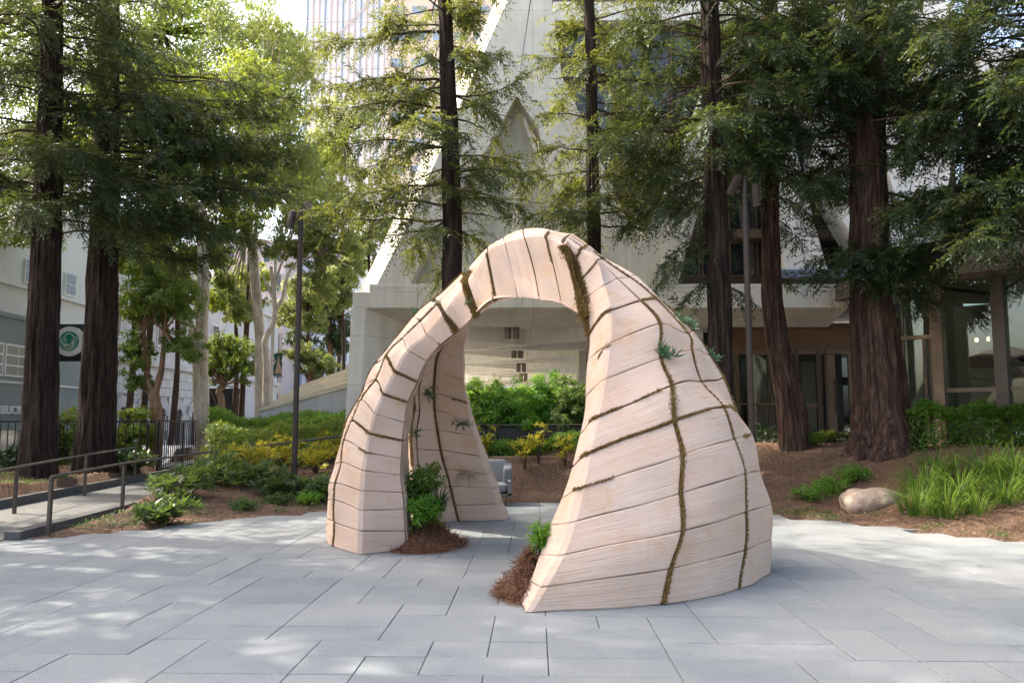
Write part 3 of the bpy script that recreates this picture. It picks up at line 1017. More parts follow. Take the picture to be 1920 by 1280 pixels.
# rusticated stone building: separate blocks round arched windows
stn = thing('stone_building', 'rusticated grey stone building with arched windows along the street', 'building', (SX, 40, -.5))
MB().box(SX - 6, SX - .12, 33.3, 60, -.6, 10.2).build('wall', M['stone_wall'], stn)
for z, h_ in ((4.35, .22), (9.2, .3)):
    MB().box(SX - .12, SX + .12, 33.31, 60, z, z + h_).build('cornice', M['stone_wall'], stn)
arches = [33.0 + 1.15 + 2.03 * k for k in range(8)]
b0 = MB().cbox(-.02, .10, -.44, .44, -.21, .21, .025).build('stone_block', M['stone_wall'], None)
first = True
for j in range(11):
    z = -.3 + .43 * j
    for i in range(17):
        y = 33.3 + .46 + .9 * i + (.45 if j % 2 else 0)
        hit = False
        for ya in arches:
            if abs(y - ya) < .72 and z < 2.85: hit = True
        if hit or z > 4.1 or y > 49: continue
        if first:
            b0.parent = stn; b0.location = np.array([SX - .12, y, z]) - ORI[stn]; first = False
        else:
            o = bpy.data.objects.new('stone_block', b0.data); COL.objects.link(o); o.parent = stn
            o.location = np.array([SX - .12, y, z]) - ORI[stn]
for ya in arches:
    # jambs + arch ring
    ang = np.linspace(0, math.pi, 9)
    fr = MB()
    for s_ in (-1, 1):
        fr.box(SX - .118, SX - .02, ya + s_ * .42 - .07, ya + s_ * .42 + .07, -.4, 1.95)
    fb = fr.build('window', M['stone_wall'], stn)
    for a0, a1 in zip(ang[:-1], ang[1:]):
        pr = [(SX - .118, ya + r * math.cos(a_), 1.95 + r * math.sin(a_)) for r, a_ in ((.40, a0 + .02), (.88, a0 + .02), (.88, a1 - .02), (.40, a1 - .02))]
        MB().prism(pr, (.13, 0, 0)).build('arch_stone', M['stone_wall'], fb)
    pp = [(SX - .115, ya - .40, -.4), (SX - .115, ya + .40, -.4)] + [(SX - .115, ya + .40 * math.cos(a_), 1.95 + .40 * math.sin(a_)) for a_ in ang]
    MB().prism(pp, (.02, 0, 0)).build('pane', M['dark_panel'], fb)
for k in range(6):
    for z in (5.4,):
        y = 34.6 + 2.4 * k
        w_ = MB().box(SX - .119, SX - .05, y, y + 1.1, z, z + 2.0).build('window', M['white_wall'], stn)
        MB().box(SX - .049, SX - .04, y + .08, y + 1.02, z + .08, z + 1.92).build('pane', M['glass_dark'], w_)

# ------------------------------------------------------------------ distant buildings
def grid_building(name, label, m_, x0, x1, y0, y1, z0, z1, cols, rows, wx, wz, glassm, zstart=None, side=None):
    t = thing(name, label, 'building', ((x0 + x1) / 2, y0, z0))
    MB().box(x0, x1, y0, y1, z0, z1).build('wall', m_, t)
    px = (x1 - x0) / cols; pz = (z1 - (zstart or z0)) / rows
    w0 = MB().box(-wx / 2, wx / 2, -.12, -.02, -wz / 2, wz / 2).build('window', m_, None)
    p0 = MB().box(-wx / 2 + .08, wx / 2 - .08, -.14, -.121, -wz / 2 + .08, wz / 2 - .08).build('pane', glassm, None)
    one = True
    for j in range(rows):
        for i in range(cols):
            c = np.array([x0 + (i + .5) * px, y0, (zstart or z0) + (j + .5) * pz])
            if one:
                a_, b_ = w0, p0; one = False
            else:
                a_ = bpy.data.objects.new('window', w0.data); b_ = bpy.data.objects.new('pane', p0.data)
                COL.objects.link(a_); COL.objects.link(b_)
            a_.parent = t; a_.location = c - ORI[t]
            b_.parent = a_; b_.location = (0, 0, 0)
    return t


TY = 75
x0 = Xat(717, TY)
t = grid_building('beige_tower', 'beige office tower with blue square windows between the left tree and the concrete struts', M['beige_tower'],
                  x0, x0 + 14.5, TY, TY + 14, -.7, 62, 7, 17, 1.55, 1.0, M['glass_blue'], zstart=16.4)
for k in range(17):
    z = 16.4 + (62 - 16.4) / 17 * k
    MB().box(x0 - .05, x0 + 14.5, TY - .05, TY - .003, z - .08, z + .08).build('band', M['far_wall'], t)
TY = 110
xa, xb = Xat(560, TY), Xat(735, TY)
t = thing('white_tower', 'tall white tower with thin vertical fins far behind the trees', 'building', ((xa + xb) / 2, TY, -.7))
MB().box(xa, xb, TY, TY + 15, -.7, 95).build('wall', M['white_tower'], t)
nf = 15
for k in range(nf + 1):
    x = xa + (xb - xa) * k / nf
    MB().box(x - .09, x + .09, TY - .35, TY - .004, 20, 95).build('fin', M['glass_blue' if k % 3 == 0 else 'far_wall'], t)
for k in range(9):
    z = 24 + 7 * k
    MB().box(xa, xb, TY - .2, TY - .003, z, z + .25).build('band', M['white_wall'], t)
for k in range(5):
    z = 24 + 14 * k
    MB().tube([(xa, TY - .4, z), (xb, TY - .4, z + 14)], [.12, .12], 4).build('brace', M['far_wall'], t)
TY = 62
grid_building('far_office', 'pinkish far office block with rows of dark windows behind the eucalyptus', M['far_wall'], Xat(395, TY), Xat(530, TY), TY, TY + 10, -.7, 16, 6, 6, .62, 1.5, M['glass_dark'], zstart=2)
TY = 66
grid_building('far_glass_block', 'pale blue far glass block seen between white eucalyptus trunks', M['white_tower'], Xat(530, TY), Xat(655, TY), TY, TY + 10, -.7, 17, 6, 7, .8, 1.5, M['glass_blue'], zstart=2)

# dark patterned hoarding
hy = 34
t = thing('dark_hoarding', 'dark hoarding with diamond lattice pattern behind the small street tree', 'hoarding', (Xat(430, hy), hy, -.5))
ha, hb = Xat(393, hy), Xat(462, hy)
MB().box(ha, hb, hy, hy + .1, -.6, Zat(728, hy)).build('panel', M['dark_panel'], t)
for k in range(-3, 5):
    for s_ in (-1, 1):
        xs_ = ha + (hb - ha) * (k + .5) / 5
        a_, b_ = np.array([xs_, hy - .02, .3]), np.array([xs_ + s_ * 1.3, hy - .02, Zat(730, hy) - .05])
        if min(a_[0], b_[0]) < ha or max(a_[0], b_[0]) > hb: continue
        MB().tube([a_, b_], [.02, .02], 4).build('lattice_bar', M['bronze_light'], t)

# stepped stone ramp rising towards the tower pier
SY = 24.5
t = thing('stone_steps', 'cream stone terrace steps rising to the right behind the left lamp post', 'steps', (Xat(570, SY), SY, .5))
for k in range(5):
    ya = SY + .55 * k
    lift = .20 * k
    q = [P(486 + 10 * k, 771, SY), P(668, 722, SY), P(668, 715, SY), P(486 + 10 * k, 764, SY)]
    q = [np.array([v[0], ya, v[2] + lift]) for v in q]
    MB().prism(q, (0, .54, 0)).build('step', M['steps'], t)
    q = [np.array([v[0], ya + .12, v[2] + lift - .28]) for v in (P(486 + 10 * k, 771, SY), P(668, 722, SY))] + [np.array([v[0], ya + .12, v[2] + lift - .01]) for v in (P(668, 722, SY), P(486 + 10 * k, 771, SY))]
    MB().prism(q, (0, .4, 0)).build('riser', M['stone_wall'], t)
MB().prism([np.array([Xat(490, SY), SY + .05, .2]), np.array([Xat(668, SY), SY + .05, .2]), P(668, 719, SY + .05) , P(490, 768, SY + .05)], (0, .25, 0)).build('wall', M['stone_wall'], t)

# dark planter wall seen through the arch
t = thing('planter_wall', 'low dark metal planter wall behind the arch, under the bright hedge', 'planter', (.3, 18.9, 1.0))
for k in range(7):
    xk = -2.2 + .8 * k
    MB().cbox(xk + .004, xk + .796, 18.9, 19.0, .8, Zat(801, 18.9), .008).build('panel', M['dark_panel'], t)
for k in range(4):
    MB().tube([(-2 + 1.6 * k, 18.8, .9), (-2 + 1.6 * k, 18.8, Zat(797, 18.8))], [.02, .02], 6).build('post', M['rail'], t)
MB().tube([(-2.2, 18.8, Zat(797, 18.8)), (3.4, 18.8, Zat(797, 18.8) + .02)], [.02, .02], 6).build('handrail', M['rail'], t)
# low timber edging further forward
t = tag(MB().cbox(-1.7, 3.6, 18.2, 18.3, .4, Zat(855, 18.2), .02).build('timber_edging', M['soffit_wood'], None, loc=(1, 18.2, .6)), 'low brown timber edging across the mulch behind the arch', 'edging')

# ------------------------------------------------------------------ fences, rails, lamps, car, chair
def fence(name, label, pts, z0, z1, step, group=None):
    t = thing(name, label, 'fence', (pts[0][0], pts[0][1], z0))
    for a_, b_ in zip(pts[:-1], pts[1:]):
        a_, b_ = np.array([*a_, 0.]), np.array([*b_, 0.])
        L_ = np.linalg.norm(b_ - a_); dd = (b_ - a_) / L_; nn = np.array([-dd[1], dd[0], 0])
        for z in (z0 + .12, z1):
            MB().obox((a_ + b_) / 2 + (0, 0, z), dd * L_, nn * .05, (0, 0, .045)).build('rail', M['iron'], t)
        n = int(L_ / step)
        for k in range(n + 1):
            p = a_ + dd * (L_ * k / n)
            w = .05 if k % 12 == 0 else .02
            MB().obox(p + (0, 0, (z0 + z1) / 2 - .02), dd * w, nn * w, (0, 0, z1 - z0 - .03 + (.0 if w < .03 else .001))).build('post' if w > .03 else 'picket', M['iron'], t)
    return t


fence('iron_fence', 'black iron picket fence running behind the two left redwoods', [(-17.2, 22.0), (-9.75, 22.0)], .22, Zat(790, 22), .2)
fence('iron_fence', 'short return of black iron picket fence going back beside the street tree', [(-9.7, 22.1), (-9.9, 25.2)], .22, Zat(790, 22) + .02, .16)


def handrail(label, pts, bend):
    """pts: (x, y, foot z, rail z)"""
    t = thing('handrail', label, 'railing', pts[0][:3], 'railings along the sloping path')
    path = [(p[0], p[1], p[3]) for p in pts]
    for (x, y, z, zr) in pts:
        MB().box(x - .022, x + .022, y - .03, y + .03, z - .12, zr + .002).build('post', M['rail'], t)
    if bend:
        p0 = np.array(path[0]); path = [tuple(p0 + (0, -.03, -.05)), tuple(p0 + (0, .01, 0))] + path[1:]
    MB().tube(path, [.022] * len(path), 8).build('rail', M['rail'], t)


near = [(P(97, 893, 11.6)[0], 11.6, 0, P(97, 893, 11.6)[2])]
for px, py, y in ((233, 868, 14.3), (330, 855, 16.9), (405, 845, 18.6), (505, 833, 19.3), (645, 817, 20.0)):
    p = P(px, py, y); near.append((p[0], y, float(height(p[0], y)) if y > 14.5 else .03, p[2]))
handrail('nearer metal handrail that turns along the bed towards the arch', near, True)
far = []
for px, py, y in ((-60, 893, 12.4), (32, 875, 14), (162, 852, 17.1), (255, 838, 20.4)):
    p = P(px, py, y); far.append((p[0], y, float(path_z(y)), p[2]))
handrail('farther metal handrail on the redwood side of the path', far, False)


def lamp_post(label, px, py_base, Yd, top_py, heads):
    b_ = np.array([Xat(px, Yd, 793), Yd, 0]); b_[2] = float(height(b_[0], Yd)) - .05
    zt_ = Zat(top_py, Yd)
    t = thing('lamp_post', label, 'lamp post', b_)
    x, y = b_[0], b_[1]
    MB().tube([(x, y, b_[2]), (x, y, zt_ - .6), (x, y, zt_)], [.062, .058, .055], 14).build('pole', M['lamp'], t)
    MB().tube([(x, y, b_[2]), (x, y, b_[2] + .09)], [.13, .11], 14).build('base_plate', M['lamp'], t)
    for (dx, dz, tx, ty, tz) in heads:
        c = np.array([x + dx, y - .05, zt_ + dz])
        dd = unit(np.array([tx, ty, tz]))
        MB().tube([(x, y, zt_ + dz), c], [.025, .025], 6).build('bracket', M['lamp'], t)
        h = MB().tube([c - dd * .2, c - dd * .17, c + dd * .2], [.06, .09, .095], 12).build('spotlight', M['lamp'], t)
        MB().tube([c + dd * .201, c + dd * .215], [.08, .08], 12).build('lens', M['glass_dark'], h)
    return t


lamp_post('tall brown lamp post with two spotlights left of the arch', 554, 925, 17.6, 392, [(-.2, -.25, -.12, -.2, -1), (.2, -.03, .5, -.25, -.75)])
lamp_post('tall brown lamp post with two spotlights right of the arch, between redwoods', 1409, 830, 15.2, 338, [(-.2, -.1, -.3, .5, -.8), (.2, -.3, .1, .2, -1)])

# parked car, mostly hidden behind the fence
cx, cy, cz = -11.6, 26.6, -.62
t = thing('parked_car', 'white parked car on the street behind the iron fence', 'car', (cx, cy, cz))
prof = [(-2.2, .35), (-2.25, .75), (-1.9, .95), (-1.35, 1.0), (-.75, 1.45), (.6, 1.48), (1.4, 1.05), (2.1, .92), (2.25, .6), (2.2, .3)]
MB().prism([(cx - .85, cy + a_, cz + b_) for a_, b_ in prof], (1.7, 0, 0)).build('body', M['car_paint'], t)
for s_ in (-1, 1):
    xx = cx + s_ * .853
    MB().prism([(xx, cy + a_, cz + b_) for a_, b_ in ((-1.2, 1.0), (-.7, 1.4), (-.05, 1.42), (-.05, 1.0))], (s_ * .01, 0, 0)).build('side_window', M['glass_dark'], t)
    MB().prism([(xx, cy + a_, cz + b_) for a_, b_ in ((.03, 1.0), (.03, 1.42), (.55, 1.42), (1.15, 1.05))], (s_ * .01, 0, 0)).build('side_window', M['glass_dark'], t)
    for yy in (-1.35, 1.4):
        w_ = MB().tube([(cx + s_ * .7, cy + yy, cz + .32), (cx + s_ * .87, cy + yy, cz + .32)], [.32, .32], 18).build('wheel', M['rubber'], t)
        MB().tube([(cx + s_ * .871, cy + yy, cz + .32), (cx + s_ * .885, cy + yy, cz + .32)], [.2, .17], 12).build('rim', M['lightcan'], w_)
MB().prism([(cx - .7, cy - 1.38, cz + 1.02), (cx + .7, cy - 1.38, cz + 1.02), (cx + .62, cy - .8, cz + 1.43), (cx - .62, cy - .8, cz + 1.43)], (0, -.012, .01)).build('windscreen', M['glass_blue'], t)
for s_ in (-1, 1):
    MB().cbox(cx + s_ * .6 - .16, cx + s_ * .6 + .16, cy - 2.28, cy - 2.2, cz + .6, cz + .74, .02).build('headlight', M['glass_blue'], t)

# banner on a street pole
by_ = 29
c = P(509, 750, by_)
t = thing('street_pole', 'pale street light pole beside the crooked eucalyptus', 'pole', (c[0], by_, -.5))
MB().tube([(c[0], by_, -.6), (c[0], by_, Zat(470, by_))], [.09, .06], 10).build('shaft', M['white_wall'], t)
MB().tube([(c[0], by_, Zat(663, by_)), (Xat(532, by_), by_, Zat(663, by_))], [.02, .02], 6).build('arm', M['iron'], t)
MB().tube([(c[0], by_, Zat(706, by_)), (Xat(532, by_), by_, Zat(706, by_))], [.02, .02], 6).build('arm', M['iron'], t)
xa, xb = Xat(511, by_), Xat(531, by_)
t = thing('banner', 'green street banner with a tan figure and pale marks hanging from the pole', 'banner', (xa, by_, Zat(705, by_)))
za, zb2 = Zat(704, by_), Zat(664, by_)
MB().box(xa, xb, by_ - .05, by_ - .03, za, zb2).build('cloth', M['banner'], t)
fig = [P(px, py, by_ - .055) for px, py in ((521, 668), (523.5, 669), (524, 680), (527, 690), (529, 700), (515, 700), (517, 691), (520, 680))]
MB().prism(fig, (0, .004, 0)).build('figure', M['banner_fig'], t)
for (px, py) in ((513.5, 672), (516, 677), (514, 681), (529, 676)):
    p = P(px, py, by_ - .055)
    MB().box(p[0] - .018, p[0] + .018, by_ - .056, by_ - .051, p[2] - .04, p[2] + .04).build('mark', M['white_paint'], t)

# armchair behind the arch
cx, cy = -.38, 16.1
cz = 0.0
t = thing('armchair', 'grey upholstered outdoor armchair with a loose pillow behind the arch', 'armchair', (cx, cy, cz))
def cushion(name, c, s_, rot, m_, par):
    """soft box: superellipsoid"""
    n, k = 14, 20
    u = np.linspace(-math.pi / 2, math.pi / 2, n); v = np.linspace(-math.pi, math.pi, k, endpoint=False)
    f = lambda w, e: np.sign(w) * np.abs(w) ** e
    V = np.stack([np.outer(f(np.cos(u), .3), f(np.cos(v), .3)), np.outer(f(np.cos(u), .3), f(np.sin(v), .3)), np.outer(f(np.sin(u), .35), np.ones(k))], -1)
    V = V * np.array(s_) / 2
    ca, sa = math.cos(rot), math.sin(rot)
    V = np.stack([V[..., 0] * 1, V[..., 1] * ca - V[..., 2] * sa, V[..., 1] * sa + V[..., 2] * ca], -1) + np.array(c)
    I_ = np.arange(n * k).reshape(n, k); J_ = np.roll(I_, -1, 1)
    Fq = np.stack([I_[:-1], J_[:-1], J_[1:], I_[1:]], -1).reshape(-1, 4)
    return mesh(name, V, Fq, m_, par, smooth=True)
cushion('seat_cushion', (cx, cy, .34), (.62, .66, .18), 0, M['cushion'], t)
cushion('back_cushion', (cx, cy + .30, .62), (.58, .18, .50), -.2, M['cushion'], t)
for s_ in (-1, 1):
    MB().cbox(cx + s_ * .33 - .035, cx + s_ * .33 + .035, cy - .4, cy + .42, .16, .50, .02).build('arm', M['cushion_dark'], t)
    for yy in (-.36, .38):
        MB().box(cx + s_ * .31 - .02, cx + s_ * .31 + .02, cy + yy - .02, cy + yy + .02, cz, .24).build('leg', M['lightcan'], t)
MB().box(cx - .37, cx + .37, cy - .4, cy + .42, .20, .24).build('frame', M['lightcan'], t)
tag(cushion('pillow', (cx + .30, cy - .02, .60), (.18, .40, .38), .3, M['cushion_dark'], None), 'dark grey scatter pillow leaning in the armchair', 'pillow')

# ------------------------------------------------------------------ trees
def trunk_mesh(path, rad, parent, m_, k=80, rings=110, rough=.11, flare=0.0, seed=0, name='trunk', lobes=0):
    path = catmull(np.asarray(path, float), max(2, rings // (len(path) - 1)))
    n = len(path)
    rad = np.interp(np.linspace(0, 1, n), np.linspace(0, 1, len(rad)), rad)
    a = np.arange(k) / k * 2 * math.pi
    zz = path[:, 2] - path[0, 2]
    A, Z = np.meshgrid(a, zz)
    r = np.random.default_rng(seed)
    prof = np.ones_like(A)
    for q in range(9):
        kk = r.integers(5, 17)
        prof += rough * .40 * (.6 - 1.2 * np.abs(np.sin(kk * .5 * A + r.integers(0, 2) * math.pi * 0 + r.uniform(0, 6.3) * 0 + .5 * kk * (.05 * Z * r.uniform(-1, 1) + .10 * np.sin(Z * r.uniform(.8, 2.6) + r.uniform(0, 6)) + r.uniform(0, 6.3))))) * np.cos(r.uniform(-.4, .4))
    prof += rough * .3 * noise3(np.stack([np.cos(A) * 3, np.sin(A) * 3, Z * 2.0], -1), 1.3, seed)
    if flare:
        fl = flare * np.exp(-Z / .45)
        lob = 1 + .45 * np.sin(A * 5 + seed) + .3 * np.sin(A * 3 + 2 * seed)
        prof += fl * np.clip(lob, .2, 2)
    V, Fc = tube(path, rad, k, prof)
    return mesh(name, V, Fc, m_, parent, smooth=True)


def branch_path(p0, az, L, rise, droop, r, n=10):
    t = np.linspace(0, 1, n)
    da = r.uniform(-.5, .5)
    ang = az + da * t ** 1.5
    st = L / (n - 1)
    xy = np.cumsum(np.stack([np.cos(ang), np.sin(ang)], -1) * st, 0) - np.array([math.cos(az), math.sin(az)]) * st
    z = rise * L * t - droop * L * t ** 2 + .10 * L * np.clip(t - .7, 0, 1) ** 2 * 6
    w = np.cumsum(r.normal(0, .012 * L, (n, 3)), 0)
    return np.asarray(p0) + np.stack([xy[:, 0], xy[:, 1], z], -1) + w


def redwood_foliage(branches, r, spacing=.05, fl=(.09, .18), fw=.031, bl=(.40, 1.0), step=.030, clump=-.22, cs=1.15):
    """branches: list of paths. returns leaf quads and fine twig tubes"""
    P0, D0, S0, L0 = [], [], [], []
    cseed = int(r.integers(1, 9999))
    for path, L, *full in branches:
        T = unit(np.gradient(path, axis=0))
        m_ = max(4, int(L * .84 / spacing))
        tt = np.linspace(.14, 1, m_)
        for q, t_ in enumerate(tt):
            if r.random() < .05: continue
            x = t_ * (len(path) - 1); i = min(int(x), len(path) - 2); f = x - i
            p = path[i] * (1 - f) + path[i + 1] * f
            if noise3(p * np.array([1, 1, 1.5]), cs, cseed) < (clump - .55 if full else clump): continue
            d_ = T[i]
            side = unit(np.cross(d_, [0, 0, 1.])) * (1 if q % 2 else -1)
            a_ = r.uniform(.35, 1.35) * (1 if t_ < .97 else .1)
            dr_ = d_ * math.cos(a_) + side * math.sin(a_) + np.array([0, 0, r.normal(-.22, .55)])
            dr_ = unit(dr_)
            l_ = r.uniform(*bl) * (1.15 - .5 * t_) * (.5 + .5 * min(1, L / 1.6))
            P0.append(p); D0.append(dr_); L0.append(l_)
            sv = unit(np.cross(dr_, unit(np.array([r.normal(0, .35), r.normal(0, .35), 1.]))))
            S0.append(sv)
    P0, D0, S0, L0 = map(np.array, (P0, D0, S0, L0))
    nf = int(np.mean(L0) / step)
    s_ = np.linspace(.1, 1, nf)[None, :, None]
    pos = P0[:, None] + D0[:, None] * L0[:, None, None] * s_ + np.array([0, 0, -.30]) * L0[:, None, None] * s_ ** 2
    sg = np.where(np.arange(nf) % 2 == 0, 1, -1)[None, :, None]
    an = r.uniform(.5, 1.1, (len(P0), nf, 1))
    dr_ = D0[:, None] * np.cos(an) + S0[:, None] * np.sin(an) * sg + r.normal(0, .28, (len(P0), nf, 3)) + np.array([0, 0, -.15])
    dr_ = unit(dr_)
    up = unit(np.cross(S0, D0))[:, None] + r.normal(0, .35, (len(P0), nf, 3))
    ll = r.uniform(*fl, (len(P0), nf)) * (1.15 - .45 * s_[..., 0])
    ww = np.full(ll.shape, fw) * r.uniform(.8, 1.25, ll.shape)
    tint = np.clip(r.random((len(P0), 1)) * .6 + r.random(ll.shape) * .4, 0, 1)
    q = leafquads(pos.reshape(-1, 3), dr_.reshape(-1, 3), unit(up).reshape(-1, 3), ll.ravel(), ww.ravel(), .12)
    # twigs: thin quads
    tw = leafquads(P0, unit(D0 + np.array([0, 0, -.1])), S0 * 0 + np.array([0, 0, 1.]), L0 * .9, np.full(len(L0), .012), 0, .1)
    return q, tint.ravel(), tw


def wpx(ws, Y): return [w * .5 * Y / F * .93 for w in ws]


def redwood(label, base, top, rad, seed, zr, nb, blen, leaf='redwood_leaf', barkm='bark', extra=(), path=None, azr=None, high=None, flare=.28, dens=1.0,
            droop=(.18, .42), group=None, avoid=None, lenf=None):
    r = np.random.default_rng(seed)
    base = np.asarray(base, float)
    t = thing('redwood_tree', label, 'tree', base, group)
    if path is None:
        path = [base - (0, 0, .25), base + (r.uniform(-.05, .05), 0, 1.5), base + (r.uniform(-.1, .1), 0, 4), (base[0] + top[0], base[1] + top[1], top[2] * .6), (base[0] + top[0] * 1.2, base[1] + top[1] * 1.2, top[2])]
    path = np.array(path, float)
    trunk_mesh(path, rad, t, M[barkm], seed=seed, flare=flare)
    dense = catmull(path, 30)

    def at(z):
        i = np.argmin(np.abs(dense[:, 2] - z)); return dense[i]
    br = []
    zs_ = np.linspace(zr[0], zr[1], nb) + r.normal(0, .12, nb)
    az = r.uniform(0, 2 * math.pi)
    for z in zs_:
        az += 2.4 + r.normal(0, .4)
        a_ = az % (2 * math.pi)
        if azr is not None:
            a_ = math.radians(azr[0]) + (a_ / (2 * math.pi)) * math.radians(azr[1] - azr[0])
        L = r.uniform(*blen)
        if lenf is not None: L *= lenf(a_)
        br.append((branch_path(at(z), a_, L, r.uniform(.02, .22), r.uniform(*droop), r), L))
    for (z, azd, L, rise, dp) in extra:
        br.append((branch_path(at(z), math.radians(azd), L, rise, dp, r), L, 1))
    if avoid is not None:
        br = [b_ for b_ in br if not avoid(b_[0])]
    V, Fc, n = [], [], 0
    for p, L, *_ in br:
        v, f = tube(p, np.linspace(.016 + .007 * L, .004, len(p)), 6)
        V.append(v); Fc.append(f + n); n += len(v)
    mesh('branches', np.vstack(V), np.vstack(Fc), M['twig'], t, smooth=True)
    q, ti, tw = redwood_foliage(br, r, spacing=.030 / dens)
    leafmesh('foliage', [q], M[leaf], t, tints=ti, r=r)
    mesh('twigs', tw[0], tw[1], M['twig'], t)
    if high:
        z0, z1, n, bl = high
        hb = []
        for z in np.linspace(z0, z1, n):
            az += 2.4 + r.normal(0, .4)
            L = r.uniform(*bl) * (1.1 - .55 * (z - z0) / (z1 - z0))
            hb.append((branch_path(at(min(z, dense[-1, 2])), az % 6.283, L, .1, .3, r, 7), L))
        q, ti, tw = redwood_foliage(hb, r, spacing=.17, fl=(.24, .40), fw=.10, bl=(.5, 1.1), step=.13)
        leafmesh('upper_crown', [q], M[leaf], t, tints=ti, r=r)
    return t


GR = 'redwoods round the plaza'
# unseen: left grove shading the plaza, two added at right to block sky
for k, (x, y, h, sd) in enumerate(((-9.4, 12.6, 21, 1), (-11.2, 8.4, 26, 2), (-13.2, 12.2, 25, 3), (-14.6, 8.8, 27, 4), (-12.5, 5.0, 25, 9), (-11.9, 10.9, 22, 12), (10.2, 5.6, 20, 14), (8.4, .6, 19, 15))):
    r = np.random.default_rng(100 + sd)
    lb = ['redwood just outside the left edge of the picture', 'redwood left of the camera', 'tall redwood behind the left grove', 'tall redwood at the far left of the grove', 'redwood beside the camera on the left', 'redwood squeezed between the others left of the picture', 'unseen redwood right of the plaza, added to block sky', 'unseen redwood behind the camera on the right, added to block sky'][k]
    base = on_ground(x, y)
    t = thing('redwood_tree', lb, 'tree', base, GR)
    path = [base - (0, 0, .2), base + (0, 0, h * .5), base + (.1, .1, h)]
    trunk_mesh(path, [.42, .3, .06], t, M['bark'], rings=30, k=20, seed=sd, flare=.3)
    hb = []
    az = 0
    for z in np.linspace(10.2 if k == 0 else 5.0 if x > 0 else 8.4, h - .6, 46):
        az += 2.4 + r.normal(0, .4)
        L = r.uniform(2.4, 4.3) * (1.1 - .75 * max(0, (z - h * .55)) / (h * .45))
        hb.append((branch_path(base + np.array([0, 0, z]), az % 6.283, L, .1, .3, r, 7), L))
    V, Fc, n = [], [], 0
    for p, L in hb:
        v, f = tube(p, np.linspace(.05, .01, len(p)), 5); V.append(v); Fc.append(f + n); n += len(v)
    mesh('branches', np.vstack(V), np.vstack(Fc), M['twig'], t, smooth=True)
    q, ti, tw = redwood_foliage(hb, r, spacing=.14, fl=(.26, .44), fw=.12, bl=(.6, 1.3), step=.13, clump=-.45)
    leafmesh('foliage', [q], M['redwood_leaf'], t, tints=ti, r=r)

# --- the redwoods in view
b1 = terrain_hit(72, 892); s1 = b1[1] / F
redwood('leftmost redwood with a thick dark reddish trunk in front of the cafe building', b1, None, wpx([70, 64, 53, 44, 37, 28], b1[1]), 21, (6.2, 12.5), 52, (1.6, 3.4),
        leaf='redwood_shaded', path=[b1 - (0, 0, .3), P(78, 700, b1[1]), P(88, 420, b1[1]), P(96, 120, b1[1]), P(100, -120, b1[1]), P(104, -500, b1[1])], high=(13, 18, 13, (2, 3.2)),
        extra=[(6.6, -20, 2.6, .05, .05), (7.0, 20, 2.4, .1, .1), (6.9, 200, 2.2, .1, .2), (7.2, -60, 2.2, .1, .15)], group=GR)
b2 = terrain_hit(180, 884)
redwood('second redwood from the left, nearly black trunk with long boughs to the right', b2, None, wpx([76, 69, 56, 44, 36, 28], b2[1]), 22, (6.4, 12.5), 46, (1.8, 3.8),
        leaf='redwood_shaded', path=[b2 - (0, 0, .3), P(186, 700, b2[1]), P(196, 420, b2[1]), P(203, 120, b2[1]), P(208, -120, b2[1]), P(212, -500, b2[1])], high=(13, 15, 3, (1, 1.6)),
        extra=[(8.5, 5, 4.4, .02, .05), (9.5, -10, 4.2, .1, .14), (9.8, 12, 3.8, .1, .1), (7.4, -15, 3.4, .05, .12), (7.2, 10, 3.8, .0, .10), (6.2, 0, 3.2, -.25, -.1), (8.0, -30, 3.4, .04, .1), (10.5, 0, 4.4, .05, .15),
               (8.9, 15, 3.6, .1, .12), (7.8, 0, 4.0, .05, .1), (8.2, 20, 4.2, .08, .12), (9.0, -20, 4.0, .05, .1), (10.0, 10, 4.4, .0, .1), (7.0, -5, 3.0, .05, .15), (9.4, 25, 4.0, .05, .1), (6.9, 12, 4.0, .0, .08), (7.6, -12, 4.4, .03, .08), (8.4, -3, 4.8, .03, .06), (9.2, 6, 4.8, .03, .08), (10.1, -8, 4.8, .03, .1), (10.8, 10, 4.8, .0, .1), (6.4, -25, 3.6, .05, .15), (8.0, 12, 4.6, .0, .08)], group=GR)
b3 = np.array([Xat(846, 15.2), 15.2, 0]); b3[2] = float(height(b3[0], 15.2))
b3y = 17.2
b3 = np.array([Xat(848, b3y, 793), b3y, 0]); b3[2] = float(height(b3[0], b3y))
redwood('redwood standing behind the left shoulder of the arch', b3, None, [.25, .225, .20, .165, .14, .12], 23, (5.6, 12.2), 48, (1.3, 2.8),
        path=[b3 - (0, 0, .2), P(848, 560, b3y), P(846, 330, b3y), P(838, 120, b3y), P(832, -100, b3y), P(828, -420, b3y)], high=(12.5, 17, 8, (1.4, 2.4)),
        extra=[(6.0, 195, 2.9, -.08, .02), (6.3, 170, 2.6, .1, .2), (8.9, -5, 1.7, -.1, -.25), (7.6, 190, 2.8, .05, .2), (9.2, 185, 2.9, .1, .2), (6.5, 0, 1.6, .05, .1), (7.1, -20, 1.9, .1, .2), (8.6, 200, 2.9, .05, .2), (10.3, 178, 3.0, .05, .2)], dens=1.0, group=GR, lenf=lambda a: .58 if math.cos(a) > .2 else 1.0)
b4y = 18.2
b4 = np.array([Xat(1114, b4y, 793), b4y, 0]); b4[2] = float(height(b4[0], b4y))
